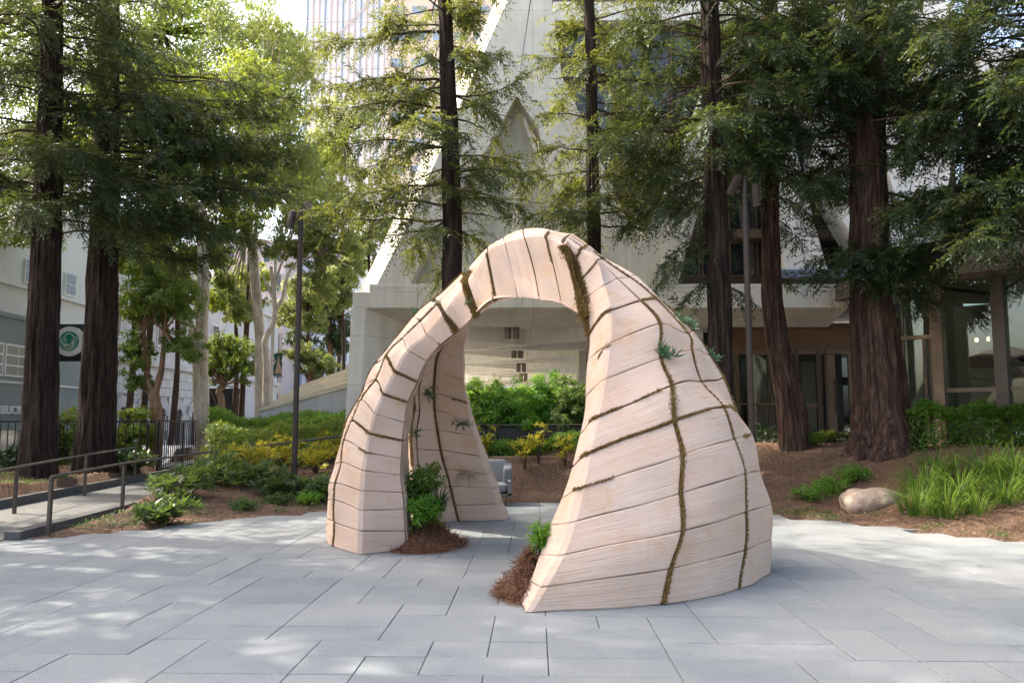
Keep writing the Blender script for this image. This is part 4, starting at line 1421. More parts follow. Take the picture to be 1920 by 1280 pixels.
redwood('slim redwood standing behind the top of the arch', b4, None, [.21, .18, .155, .13, .11, .1], 24, (6.0, 12.6), 44, (1.2, 2.6),
        path=[b4 - (0, 0, .2), P(1114, 560, b4y), P(1112, 330, b4y), P(1108, 120, b4y), P(1102, -100, b4y), P(1098, -420, b4y)], high=(13, 17, 8, (1.4, 2.4)),
        extra=[(6.3, 250, 1.5, .0, .1), (6.4, 200, 1.7, .0, .1), (6.6, 280, 1.4, .1, .2), (6.4, 330, 1.8, .0, .12), (7.2, 350, 2.4, .05, .15), (8.0, 5, 2.6, .1, .2), (8.8, 350, 2.5, .1, .2), (7.4, 180, 1.8, .1, .2), (6.8, 15, 2.4, .05, .15), (9.6, 0, 2.4, .05, .15)], group=GR, lenf=lambda a: .55 if math.cos(a) < -.2 else 1.0)
b5y = 16.3
b5 = np.array([Xat(1352, b5y, 793), b5y, 0]); b5[2] = float(height(b5[0], b5y))
redwood('straight dark redwood just right of the arch, left of the right lamp post', b5, None, [.28, .25, .23, .21, .19, .165], 25, (6.9, 11), 50, (1.2, 2.7), leaf='redwood_shaded',
        path=[b5 - (0, 0, .2), P(1352, 700, b5y), P(1344, 420, b5y), P(1334, 150, b5y), P(1328, -100, b5y), P(1322, -420, b5y)], high=(11, 17, 18, (1.8, 3.2)),
        extra=[(6.1, 190, 1.5, -.25, -.1), (5.6, 150, 1.3, -.2, .3), (5.2, 195, 1.2, -.1, .5), (6.4, 175, 1.6, -.1, .2), (4.6, 170, .8, -.1, .6), (4.4, 20, .6, -.1, .4), (7.6, 185, 2.2, .1, .2), (8.6, 190, 2.4, .1, .2)], group=GR)
b6 = terrain_hit(1494, 838)
redwood('leaning redwood with sunlit orange edge beside the right lamp post', b6, None, [.36, .29, .24, .205, .195, .18, .15], 26, (7.4, 11.5), 44, (1.2, 2.7), leaf='redwood_shaded', barkm='bark_red',
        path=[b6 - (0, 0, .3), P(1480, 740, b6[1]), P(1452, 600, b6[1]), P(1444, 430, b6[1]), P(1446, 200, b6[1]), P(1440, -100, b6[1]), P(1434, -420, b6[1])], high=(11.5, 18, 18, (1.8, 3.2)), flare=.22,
        extra=[(6.2, 20, 1.0, .0, .5), (6.8, 10, 1.3, .0, .5), (5.0, 30, .9, -.2, .5), (7.3, 350, 1.6, .0, .4), (6.6, 200, 1.2, .1, .3)], group=GR)
b7 = terrain_hit(1654, 842)
y7 = b7[1]
redwood('largest redwood with broad flared trunk in front of the glass lobby', b7, None, [.74, .56, .42, .38, .36, .33, .28], 27, (7.3, 10.8), 50, (1.6, 3.4), leaf='redwood_shaded', barkm='bark_red',
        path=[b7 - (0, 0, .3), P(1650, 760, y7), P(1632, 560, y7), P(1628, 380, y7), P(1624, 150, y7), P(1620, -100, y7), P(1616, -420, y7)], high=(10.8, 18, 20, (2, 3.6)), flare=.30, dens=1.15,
        extra=[(4.9, 255, 1.2, .0, .1), (4.9, 205, 1.3, .1, .3), (5.0, 230, 1.4, .05, .15), (4.8, 290, 1.2, .0, .15), (5.0, 320, 1.3, .1, .3), (4.6, 270, 1.0, .0, .2), (5.2, 190, 1.3, .1, .3), (4.5, 340, 1.2, .0, .35), (5.1, 270, 1.5, .0, .1),
               (4.7, 240, 1.1, .05, .2), (4.9, 300, 1.1, .05, .2), (6.6, 10, 3.0, .0, .3), (7.4, 345, 3.2, .05, .3), (7.0, 200, 2.2, .05, .35), (6.1, 330, 2.8, .05, .3)], group=GR)
b8 = on_ground(10.4, 14.6)
redwood('redwood beyond the right edge whose boughs hang into view', b8, None, [.5, .42, .36, .3, .24], 28, (5.0, 10.5), 62, (1.8, 3.8), leaf='redwood_shaded', barkm='bark_red',
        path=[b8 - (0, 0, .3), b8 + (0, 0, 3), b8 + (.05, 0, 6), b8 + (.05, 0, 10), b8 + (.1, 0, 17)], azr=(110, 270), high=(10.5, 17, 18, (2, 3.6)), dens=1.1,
        extra=[(5.6, 185, 2.6, .0, .1), (5.8, 200, 2.6, .05, .1), (6.4, 175, 3.0, .0, .2), (7.4, 190, 3.2, .0, .2)], group=GR)


def broadleaf(name, label, base, trunks, blobs, leaf, barkm, lsize, n, seed, group=None, hang=0.0, lw=.42, shell=.55, cat='tree'):
    """trunks: list of (path, r0, r1); blobs: list of (centre, radii, weight)"""
    r = np.random.default_rng(seed)
    t = thing(name, label, cat, base, group)
    for i, (p, r0, r1) in enumerate(trunks):
        pp = catmull(np.array(p, float), 8)
        V, Fc = tube(pp, np.linspace(r0, r1, len(pp)) * (1 + .06 * np.sin(np.arange(len(pp)) * 1.3)), 12)
        mesh('trunk' if i == 0 else 'limb', V, Fc, M[barkm], t, smooth=True)
    ws = np.array([b_[2] for b_ in blobs], float); ws /= ws.sum()
    Ps, Ns = [], []
    for (c, rad, w), f in zip(blobs, ws):
        m_ = int(n * f)
        # clumps inside the blob
        nc = max(6, m_ // 60)
        cd = unit(r.normal(size=(nc, 3))) * (r.random((nc, 1)) ** shell)
        cc = np.array(c) + cd * np.array(rad)
        k = r.integers(0, nc, m_)
        sc = .22 * np.mean(rad)
        off = unit(r.normal(size=(m_, 3))) * (r.random((m_, 1)) ** .5) * sc * np.array([1.2, 1.2, .8])
        Ps.append(cc[k] + off); Ns.append(cd[k] + off / sc * .6)
        # thin limbs from the nearest trunk end into the clumps
        q = []
        src = np.array(trunks[np.argmin([np.linalg.norm(np.array(tk[0][-1]) - np.array(c)) for tk in trunks])][0][-1]) if trunks else np.array(c)
        lim = MB()
        for e in cc[:min(9, nc)]:
            mid = (src + e) / 2 + r.normal(0, .12, 3) * np.mean(rad)
            pp = catmull(np.array([src, mid, e]), 4)
            lim.tube(pp, np.linspace(.045, .008, len(pp)) * max(.4, np.mean(rad)), 5, cap=False)
        if trunks: lim.build('limb', M[barkm], t, smooth=True)
    Ps = np.vstack(Ps); Ns = unit(np.vstack(Ns) + r.normal(0, .5, (len(Ps), 3)) + np.array([0, 0, .35]))
    D = unit(np.cross(Ns, unit(r.normal(size=Ns.shape))) + np.array([0, 0, -hang]))
    L = lsize * r.uniform(.7, 1.35, len(Ps))
    q = leafquads(Ps, D, Ns, L, L * lw, .15)
    tint = np.clip(r.random(len(Ps)) * .55 + .25 + .22 * noise3(Ps, 1.2 / max(.5, np.mean(blobs[0][1])), seed), 0, 1)
    leafmesh('crown', [q], M[leaf], t, tints=tint, r=r)
    return t


def Pz(px, py, Y): return P(px, py, Y)


# eucalyptus with pale trunks
Y = 25.5
base = np.array([Xat(385, Y, 793), Y, -.45])
broadleaf('eucalyptus_tree', 'nearest eucalyptus with smooth cream trunks splitting low, right of the second redwood', base,
          [([base, Pz(372, 700, Y), Pz(364, 640, Y), Pz(357, 600, Y)], .23, .08), ([base + (.1, 0, 0), Pz(382, 700, Y), Pz(383, 620, Y), Pz(387, 500, Y), Pz(380, 380, Y)], .17, .07), ([Pz(380, 690, Y), Pz(374, 600, Y), Pz(376, 480, Y), Pz(362, 350, Y)], .14, .07)],
          [(Pz(400, 300, Y), (1.7, 1.5, 1.5), 3), (Pz(330, 200, Y), (2, 1.6, 1.6), 3), (Pz(440, 180, Y), (1.8, 1.6, 1.7), 3), (Pz(330, 350, Y), (1.2, 1.2, 1.0), 2), (Pz(290, 440, Y), (1.3, 1.0, .9), 2.2), (Pz(390, 470, Y + .6), (.9, .8, .7), 1.2), (Pz(450, 380, Y + 1), (1.1, 1, 1.0), 1.2)],
          'yellow_leaf', 'euc_bark', .14, 24000, 31, hang=.5)
Y = 28.5
base = np.array([Xat(489, Y, 793), Y, -.45])
broadleaf('eucalyptus_tree', 'taller eucalyptus with twin grey cream stems left of the lamp post', base,
          [([base, Pz(486, 650, Y), Pz(474, 520, Y), Pz(466, 420, Y)], .20, .06), ([base + (.15, 0, 0), Pz(490, 650, Y), Pz(484, 540, Y), Pz(479, 440, Y), Pz(490, 350, Y)], .15, .05)],
          [(Pz(480, 330, Y), (1.8, 1.5, 1.3), 3), (Pz(560, 300, Y), (1.8, 1.5, 1.4), 3), (Pz(520, 200, Y), (2, 1.6, 1.5), 3), (Pz(430, 420, Y), (1.4, 1, .9), 1.8), (Pz(420, 520, Y + 1), (1.0, .9, .9), 1.2), (Pz(450, 580, Y + 1.2), (.8, .8, .7), .9), (Pz(540, 90, Y), (1.6, 1.4, 1.4), 2), (Pz(455, 60, Y), (2.0, 1.6, 1.6), 2.5)],
          'euc_leaf', 'euc_bark', .15, 24000, 32, hang=.8)
Y = 27
base = np.array([Xat(500, Y, 793), Y, -.45])
broadleaf('eucalyptus_tree', 'crooked slender eucalyptus with forked white branches beside the street banner', base,
          [([base, Pz(500, 690, Y), Pz(497, 640, Y), Pz(514, 600, Y), Pz(513, 545, Y), Pz(508, 500, Y)], .15, .055), ([Pz(514, 585, Y), Pz(530, 560, Y), Pz(540, 515, Y), Pz(560, 490, Y), Pz(600, 478, Y)], .08, .03), ([Pz(513, 550, Y), Pz(522, 510, Y), Pz(538, 470, Y)], .06, .025), ([Pz(513, 560, Y), Pz(498, 530, Y), Pz(488, 505, Y)], .05, .02)],
          [(Pz(600, 440, Y), (1.5, 1.3, .9), 3), (Pz(560, 400, Y), (1.4, 1.2, .9), 2), (Pz(640, 380, Y), (1.2, 1.1, 1.1), 2), (Pz(640, 480, Y), (.9, .8, .9), 1.4), (Pz(600, 530, Y + .5), (.9, .8, .8), 1.2), (Pz(560, 470, Y + .5), (1.0, .8, .6), 1.2), (Pz(540, 470, Y), (.8, .8, .5), .8)],
          'euc_leaf', 'euc_bark', .14, 15000, 33, hang=.9)
# street tree with forked tan trunk
Y = 24
base = np.array([Xat(296, Y, 793), Y, -.5])
broadleaf('street_tree', 'forked street tree with tan trunk and rounded dark crown behind the iron fence', base,
          [([base, Pz(293, 790, Y), Pz(289, 740, Y)], .2, .16), ([Pz(289, 742, Y), Pz(303, 690, Y), Pz(308, 620, Y)], .12, .05), ([Pz(289, 742, Y), Pz(276, 700, Y), Pz(270, 620, Y)], .1, .05)],
          [(Pz(270, 560, Y), (1.0, 1.0, .9), 3), (Pz(330, 570, Y), (.9, .9, .9), 2.4), (Pz(250, 660, Y), (.7, .7, .7), 1.4), (Pz(345, 650, Y), (.7, .7, .6), 1.2), (Pz(290, 510, Y), (.9, .9, .6), 1.6), (Pz(262, 720, Y), (.45, .4, .3), .6)],
          'broad_leaf', 'tan_bark', .11, 18000, 34)
Y = 30
base = np.array([Xat(417, Y, 793), Y, -.5])
broadleaf('street_tree', 'small round street tree with short leaning trunk before the dark hoarding', base,
          [([base, Pz(416, 760, Y), Pz(410, 735, Y), Pz(418, 722, Y)], .14, .1)], [(Pz(425, 665, Y), (1.1, 1.0, .95), 3), (Pz(465, 690, Y), (.7, .7, .6), 1), (Pz(395, 690, Y), (.6, .6, .6), 1)],
          'broad_leaf', 'tan_bark', .12, 8000, 35)
Y = 40
base = np.array([Xat(620, Y, 793), Y, -.5])
broadleaf('evergreen_tree', 'dense dark evergreen left of the concrete pier', base, [([base, Pz(620, 700, Y), Pz(618, 580, Y)], .25, .1)],
          [(Pz(610, 590, Y), (1.6, 1.3, 1.2), 3), (Pz(635, 640, Y), (1.1, 1.1, 1.4), 2.4), (Pz(590, 560, Y), (1.2, 1, .8), 1.4), (Pz(650, 560, Y), (.8, .8, 1.0), 1.2), (Pz(570, 640, Y), (1, 1, 1), 1.4)], 'dark_leaf', 'tan_bark', .2, 8000, 36)
Y = 33
base = np.array([Xat(585, Y, 793), Y, -.3])
broadleaf('flowering_shrub', 'pale green bushy tree above the stone steps', base, [([base, Pz(585, 720, Y)], .12, .08)],
          [(Pz(565, 665, Y), (.9, .8, .6), 2), (Pz(600, 690, Y), (1.0, .8, .7), 2.4), (Pz(622, 720, Y), (.7, .7, .5), 1)], 'euc_leaf', 'tan_bark', .13, 5500, 37)
# tall sunlit background trees filling the upper left
for k, (px, py, Y, rx, rz, n, lf, lb) in enumerate((
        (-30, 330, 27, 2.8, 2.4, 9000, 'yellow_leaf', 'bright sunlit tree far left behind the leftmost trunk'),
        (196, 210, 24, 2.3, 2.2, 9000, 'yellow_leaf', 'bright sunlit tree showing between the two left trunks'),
        (300, 60, 30, 3.0, 2.2, 9000, 'broad_leaf', 'tall green tree above the boughs of the second redwood'),
        (-60, 60, 28, 3.6, 2.6, 8000, 'broad_leaf', 'tall green tree in the top left corner'),
        (640, 250, 42, 2.0, 2.6, 6000, 'euc_leaf', 'thin grey green tree in front of the white tower'),
        (470, 150, 31, 2.2, 2.2, 9000, 'euc_leaf', 'tall grey green tree behind the long boughs of the second redwood'),
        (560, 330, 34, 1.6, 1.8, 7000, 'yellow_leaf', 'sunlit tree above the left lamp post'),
        (330, 505, 29, 1.3, 1.0, 5000, 'euc_leaf', 'grey green tree filling the gap between the street tree and the nearest eucalyptus'),
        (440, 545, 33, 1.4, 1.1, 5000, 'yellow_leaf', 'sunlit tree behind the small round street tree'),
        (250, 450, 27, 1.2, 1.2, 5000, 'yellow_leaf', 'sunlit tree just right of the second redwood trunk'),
        (575, 560, 37, 1.3, 1.5, 5000, 'euc_leaf', 'pale green tree behind the lamp post, above the flowering shrub'),
        (640, 520, 38, 1.2, 1.6, 5000, 'euc_leaf', 'grey green tree beside the concrete pier'),
        (690, 440, 36, 1.1, 1.6, 4000, 'euc_leaf', 'wispy grey green tree touching the left edge of the concrete struts'))):
    c = P(px, py, Y)
    base = np.array([c[0], Y, -.5])
    broadleaf('background_tree', lb, base, [([base, (c[0] + .2, Y, c[2] * .5), c], .13, .06)],
              [(c, (rx, rx * .8, rz), 3), (c + (rx * .7, .3, rz * .5), (rx * .6, rx * .6, rz * .6), 1.2), (c + (-rx * .7, .3, -rz * .4), (rx * .6, rx * .6, rz * .6), 1.2), (c + (rx * .3, -.3, -rz * .8), (rx * .6, rx * .5, rz * .4), .9)], lf, 'twig', .16, int(n * 1.4), 50 + k, hang=.4)

# ------------------------------------------------------------------ planting
def hedge(label, x0, x1, y0, y1, top, leaf, n, seed, lsize=.07, name='hedge', lw=.45):
    r = np.random.default_rng(seed)
    c = on_ground((x0 + x1) / 2, y0)
    t = thing(name, label, 'hedge', c)
    p = np.stack([r.uniform(x0, x1, n), r.uniform(y0, y1, n), np.zeros(n)], -1)
    g = height(p[:, 0], p[:, 1])
    bumpy = .13 * noise3(p, 1.6, seed) + .08 * noise3(p, 4.1, seed + 1)
    hh = np.maximum(.1, top - g + bumpy)
    u = r.random(n)
    # leaves sit in the outer layer: top or front
    zz = np.where(r.random(n) < .55, 1 - r.random(n) ** 2 * .25, u)
    front = r.random(n) < .5
    p[:, 1] = np.where((zz < .75) & front, y0 + (r.random(n) ** 2) * .25 + .12 * noise3(p, 3, seed + 2), p[:, 1])
    p[:, 2] = g + hh * zz
    nn = unit(np.stack([r.normal(0, .5, n), -.5 + r.normal(0, .5, n), .8 + r.normal(0, .4, n)], -1))
    D = unit(np.cross(nn, unit(r.normal(size=(n, 3)))) + np.array([0, -.15, .3]))
    L = lsize * r.uniform(.7, 1.4, n)
    q = leafquads(p, D, nn, L, L * lw, .1)
    tint = np.clip(.35 + .3 * noise3(p, 2.4, seed + 5) + r.random(n) * .35, 0, 1)
    leafmesh('foliage', [q], M[leaf], t, tints=tint, r=r)
    mb = MB()
    for k in range(max(4, int((x1 - x0) * 4))):
        x = r.uniform(x0, x1); y = r.uniform(y0 + .1, y1)
        g_ = float(height(x, y))
        mb.tube([(x, y, g_ - .05), (x + r.normal(0, .06), y, (g_ + top) / 2), (x + r.normal(0, .12), y + r.normal(0, .05), top - .08)], [.012, .009, .004], 4, cap=False)
    tag(mb.build('stems', M['twig'], t), kind='stuff')
    return t


def shrub(name, label, pos, rad, h, leaf, n, seed, lsize=.09, lw=.35, stems=7, group=None, cat='shrub', rosette=0, zlift=.35):
    """stems with leaves clustered at their ends (rosette > 0: whorls of that many leaves)"""
    r = np.random.default_rng(seed)
    pos = np.asarray(pos, float)
    t = thing(name, label, cat, pos, group)
    mb = MB(); tips = []
    for k in range(stems):
        a = k * 2.4 + r.normal(0, .3); rr = rad * math.sqrt((k + .5) / stems)
        e = pos + np.array([math.cos(a) * rr, math.sin(a) * rr, h * r.uniform(.55, 1.0) * (1 - .25 * rr / rad)])
        mid = pos + (e - pos) * np.array([.35, .35, .55])
        pp = catmull(np.array([pos + (0, 0, -.05), mid, e]), 4)
        mb.tube(pp, np.linspace(.012, .004, len(pp)) * max(1, h), 5, cap=False)
        tips.append(e)
        for q in range(2):
            f = r.uniform(.55, .9); e2 = pp[int(f * (len(pp) - 1))] + r.normal(0, 1, 3) * np.array([.22, .22, .12]) * rad
            mb.tube([pp[int(f * (len(pp) - 1))], e2], [.005, .003], 4, cap=False); tips.append(e2)
    mb.build('stems', M['twig'], t, smooth=True)
    tips = np.array(tips)
    if rosette:
        m_ = max(1, n // rosette)
        k = np.arange(m_) % len(tips)
        c = tips[k] + (r.normal(0, .10, (m_, 3)) * rad) * (np.arange(m_) >= len(tips))[:, None]
        ax = unit(np.array([0, 0, 1.]) + r.normal(0, .35, (m_, 3)))
        x = unit(np.cross(ax, [1, .2, .1])); y = np.cross(ax, x)
        an = (np.arange(rosette) * 2.4)[None] + r.uniform(0, 6, (m_, 1))
        el = np.linspace(.1, .95, rosette)[None] + r.normal(0, .12, (m_, rosette))
        D = (np.cos(an) * np.cos(el))[..., None] * x[:, None] + (np.sin(an) * np.cos(el))[..., None] * y[:, None] + np.sin(el)[..., None] * ax[:, None]
        Pp = np.repeat(c[:, None], rosette, 1)
        D = unit(D).reshape(-1, 3); Pp = Pp.reshape(-1, 3)
        Nn = unit(np.repeat(ax[:, None], rosette, 1).reshape(-1, 3) - D * (D * np.repeat(ax[:, None], rosette, 1).reshape(-1, 3)).sum(-1, keepdims=True) + 1e-3)
        tint = np.clip(np.repeat(r.random(m_), rosette) * .7 + r.random(m_ * rosette) * .3, 0, 1)
    else:
        k = r.integers(0, len(tips), n)
        off = unit(r.normal(size=(n, 3))) * (r.random((n, 1)) ** .5) * rad * zlift
        Pp = tips[k] + off
        Nn = unit(off / (rad * zlift) + r.normal(0, .5, (n, 3)) + np.array([0, -.1, .6]))
        D = unit(np.cross(Nn, unit(r.normal(size=(n, 3)))) + np.array([0, 0, .15]))
        tint = np.clip(r.random(n) * .6 + .2 + .25 * noise3(Pp, 3, seed), 0, 1)
    g = height(Pp[:, 0], Pp[:, 1])
    Pp[:, 2] = np.maximum(Pp[:, 2], np.maximum(g, -.0) + .02)
    L = lsize * r.uniform(.75, 1.3, len(Pp))
    leafmesh('foliage', [leafquads(Pp, D, Nn, L, L * lw, .18)], M[leaf], t, tints=tint, r=r)
    return t


def grass_clump(name, label, pos, n, L, W, leaf, seed, spread=.15, group=None, lean=.9, cat='plant'):
    r = np.random.default_rng(seed)
    pos = np.asarray(pos, float)
    k = 6
    a = r.uniform(0, 6.283, n); ln = L * r.uniform(.6, 1.2, n); le = lean * r.uniform(.35, 1.2, n)
    p0 = pos + np.stack([np.cos(a), np.sin(a), 0 * a], -1) * (r.random((n, 1)) ** .5) * spread
    s_ = np.linspace(0, 1, k)[None, :, None]
    out = np.stack([np.cos(a), np.sin(a), 0 * a], -1)[:, None]
    C = p0[:, None] + out * (ln * .75 * le)[:, None, None] * s_ ** 1.6 + np.array([0, 0, 1.]) * ln[:, None, None] * (s_ * 1.0 - .55 * le[:, None, None] * s_ ** 2.4)
    sd = np.stack([-np.sin(a), np.cos(a), 0 * a], -1)[:, None]
    wv = W * (1 - s_ ** 2 * .95) * .5
    V = np.stack([C - sd * wv, C + sd * wv], 2).reshape(-1, 3)
    I_ = np.arange(n * k * 2).reshape(n, k, 2)
    Fq = np.stack([I_[:, :-1, 0], I_[:, :-1, 1], I_[:, 1:, 1], I_[:, 1:, 0]], -1).reshape(-1, 4)
    tint = np.repeat(r.random(n), k * 2)
    o = mesh(name, V, Fq, M[leaf], None, smooth=True, loc=pos, attr={'tint': tint})
    return tag(o, label, cat, group)


# hedges
hedge('clipped dark green hedge in front of the glass lobby', 8.0, 14, 16.1, 17.0, Zat(768, 16.4), 'hedge_leaf', 16000, 61, .075)
hedge('clipped hedge between the lamp post and the largest redwood, below the entrance', Xat(1425, 19), Xat(1600, 19), 19.5, 20.2, Zat(808, 19.5), 'dark_leaf', 3000, 62, .07)
hedge('bright lime green hedge behind the stepping handrail on the left', -8.6, -4.7, 22.6, 23.8, Zat(781, 23), 'hedge_leaf', 12000, 63, .09)
hedge('bright green fine leaved hedge at the foot of the stone steps', Xat(400, 21.5), Xat(655, 21.5), 21.0, 22.2, Zat(800, 21.5), 'yellow_leaf', 9000, 64, .08)
hedge('lower dark hedge in front of the planter wall, seen through the arch', -1.7, 3.3, 18.35, 18.8, Zat(824, 18.4), 'hedge_leaf', 9000, 65, .06)
for k, (px, py, Y, rx, rz, lf, lb) in enumerate(((905, 758, 19.5, .6, .72, 'hedge_leaf', 'dark green rounded bush at the left of the planter, seen through the arch'),
                                                (960, 762, 19.4, .75, .72, 'fern_leaf', 'bright yellow green bush in the middle of the planter, seen through the arch'),
                                                (1020, 750, 19.9, .7, .78, 'fern_leaf', 'tall light green bush right of the middle of the planter'),
                                                (1070, 760, 19.5, .65, .72, 'broad_leaf', 'blue green bush at the right of the planter, beside the pier'),
                                                (1130, 765, 19.6, .7, .7, 'broad_leaf', 'green bush in the planter hidden by the right leg of the arch'))):
    c = P(px, py, Y)
    broadleaf('planter_bush', lb, np.array([c[0], Y, 1.1]), [([np.array([c[0], Y, 1.0]), c], .05, .02)], [(c, (rx, .6, rz), 3), (c + (0, -.2, -.4), (rx, .5, .5), 2)], lf, 'twig', .085, 7500, 70 + k, cat='bush')
hedge('tall green hedge beyond the far end of the open undercroft', -7, 16, 54, 56, 3.9, 'hedge_leaf', 9000, 66, .26)
# sunlit shrubs behind the iron fence
for k, (px, py, Y, rx, rz, lb) in enumerate(((120, 830, 23.2, 1.0, 1.05, 'bright lime shrub between the two left trunks behind the fence'), (240, 815, 23.4, .75, .95, 'bright lime shrub right of the second redwood behind the fence'),
                                            (30, 860, 20.5, .6, .4, 'dark green shrub at the left edge behind the handrail'))):
    c = P(px, py, Y)
    bz = float(height(c[0], Y))
    broadleaf('garden_shrub', lb, np.array([c[0], Y, bz]), [([np.array([c[0], Y, bz]), c], .05, .02)], [(c, (rx, .7, rz), 3), (c + (0, -.1, -.7), (rx * .8, .6, .5), 1)], 'yellow_leaf' if k < 2 else 'dark_leaf', 'twig', .12, 4500, 80 + k, cat='shrub')

# rhododendrons, pieris and low plants of the left bed
GL = 'broad-leaved shrubs beside the path'
spots = [(345, 905, .75, .75, 'rhodo_leaf', 'dark leafy shrub overhanging the path, nearest to the near handrail post'), (405, 880, .7, .8, 'rhodo_leaf', 'broad rhododendron shrub in the middle of the left bed'),
         (300, 955, .4, .5, 'rhodo_leaf', 'small open shrub at the corner where path and plaza meet'), (470, 880, .7, .6, 'rhodo_leaf', 'dark shrub left of the lamp post'),
         (520, 900, .6, .45, 'dark_leaf', 'low dark shrub beside the lamp post'), (600, 905, .5, .5, 'rhodo_leaf', 'leafy shrub between the lamp post and the arch'),
         (180, 850, .5, .6, 'rhodo_leaf', 'shrub with pale whorled leaves at the foot of the second redwood'), (40, 840, .45, .6, 'rhodo_leaf', 'whorled shrub at the foot of the leftmost redwood'), (245, 850, .5, .55, 'dark_leaf', 'dim shrub right of the second redwood')]
for k, (px, py, rd, h, lf, lb) in enumerate(spots):
    p = terrain_hit(px, py + 30)
    shrub('leafy_shrub', lb, p, rd * 1.15, h * .72, lf, 820, 90 + k, .16, .28, 12, GL, rosette=8)
GP = 'yellow pieris shrubs'
spots = [(400, 850, .6, .9, 'yellow pieris shrub behind the middle of the handrail'), (470, 850, .6, .85, 'yellow pieris shrub left of the lamp post'), (530, 845, .5, .95, 'golden pieris shrub just left of the lamp post'),
         (592, 850, .6, .9, 'orange yellow pieris shrub between lamp post and arch'), (620, 830, .35, .95, 'tall orange pieris sprig touching the left leg of the arch'), (360, 850, .45, .8, 'pale yellow pieris beside the street tree trunk')]
for k, (px, py, rd, h, lb) in enumerate(spots):
    p = terrain_hit(px, py + 36)
    shrub('pieris_shrub', lb, p, rd * 1.1, h * .9, 'pieris_leaf', 420, 110 + k, .16, .27, 10, GP, rosette=8)
# seen through the arch: thin yellow shrubs on the mulch
for k, (px, py, h, lb) in enumerate(((905, 872, 1.05, 'thin orange leaved sapling behind the back left leg of the arch'), (985, 880, .8, 'spindly yellow shrub in the middle of the arch opening'), (1010, 870, 1.0, 'taller yellow orange sapling seen through the arch'), (1060, 872, .8, 'yellow green sapling at the right of the arch opening'))):
    p = terrain_hit(px, py)
    shrub('pieris_sapling', lb, p, .3, h, 'pieris_leaf', 130, 130 + k, .14, .26, 5, 'saplings behind the arch', rosette=7)
# small green ferns and low clumps
low = [(580, 945, .28, .22, 'fern_leaf', 'bright green fern clump at the plaza edge left of the arch'), (1525, 938, .4, .28, 'fern_leaf', 'bright green leafy clump left of the boulder'), (1560, 925, .38, .3, 'fern_leaf', 'second green clump between the small clump and the boulder'),
       (1600, 905, .35, .3, 'fern_leaf', 'green clump behind the boulder'), (1555, 830, .2, .35, 'yellow_leaf', 'small sunlit weed between the leaning and the largest redwood'), (1590, 826, .2, .25, 'yellow_leaf', 'tiny sunlit weed at the left root of the largest redwood'),
       (1530, 838, .22, .4, 'yellow_leaf', 'sunlit weed at the foot of the leaning redwood'), (520, 945, .3, .2, 'cover_leaf', 'low dark clump on the mulch below the lamp post'), (455, 955, .3, .16, 'cover_leaf', 'flat green clump at the plaza edge below the left bed')]
for k, (px, py, rd, h, lf, lb) in enumerate(low):
    p = terrain_hit(px, py)
    shrub('low_plant', lb, p, rd, h, lf, 900, 140 + k, .055, .4, 12, None, cat='plant', zlift=.3)
# strap-leaved clumps on the right
GS = 'strap leaved grasses right of the boulder'
spots = [(1720, 962, 240, .85, 'strap leaved clump in front of the big grass bank, nearest the boulder'), (1775, 965, 240, .85, 'strap leaved clump second from the boulder along the plaza edge'), (1730, 925, 220, .85, 'strap leaved clump directly behind the nearest one'),
         (1800, 930, 240, .9, 'strap leaved clump in the middle of the grass bank'), (1850, 900, 260, 1.0, 'tall strap leaved clump catching the light'), (1905, 905, 260, 1.0, 'tall strap leaved clump at the right edge'),
         (1885, 940, 220, .85, 'strap leaved clump low at the right edge'), (1760, 890, 200, .8, 'strap leaved clump at the back of the bank'), (1950, 935, 220, .9, 'strap leaved clump just past the right edge'), (1830, 960, 160, .7, 'small strap leaved clump between the front clump and the right edge')]
for k, (px, py, n, L, lb) in enumerate(spots):
    p = terrain_hit(px, py)
    grass_clump('grass_clump', lb, p - (0, 0, .04), int(n * .55), L * 1.0, .019, 'grass_leaf', 160 + k, .28, GS, lean=1.15)

# boulder
p = terrain_hit(1640, 944)
u = np.linspace(0, math.pi, 26); v = np.linspace(0, 2 * math.pi, 40, endpoint=False)
S = np.stack([np.outer(np.sin(u), np.cos(v)), np.outer(np.sin(u), np.sin(v)), np.outer(np.cos(u), np.ones(40))], -1)
rr = 1 + .20 * noise3(S, 1.1, 5) + .05 * noise3(S, 3.2, 6) + .02 * noise3(S, 8, 7)
V = S * rr[..., None] * np.array([.56, .40, .34]) + p + np.array([0, .12, -.02])
I_ = np.arange(26 * 40).reshape(26, 40); J_ = np.roll(I_, -1, 1)
tag(mesh('boulder', V, np.stack([I_[:-1], J_[:-1], J_[1:], I_[1:]], -1).reshape(-1, 4), M['boulder'], None, smooth=True, loc=p), 'tan rounded boulder in the mulch beside the strap leaved grasses', 'boulder')

# ground cover tufts and needle litter: uncountable
def scatter(n, cond, seed, ybox=(9, 22), xbox=(-13, 13)):
    r = np.random.default_rng(seed)
    p = np.stack([r.uniform(*xbox, n), r.uniform(*ybox, n)], -1)
    d_ = edge_dist(p[:, 0], p[:, 1])
    k = cond(p, d_, r)
    p = p[k]
    return np.stack([p[:, 0], p[:, 1], height(p[:, 0], p[:, 1])], -1), r


def not_path(p): return ~((p[:, 0] > path_x(p[:, 1]) - 2.4) & (p[:, 0] < path_x(p[:, 1]) + .4))


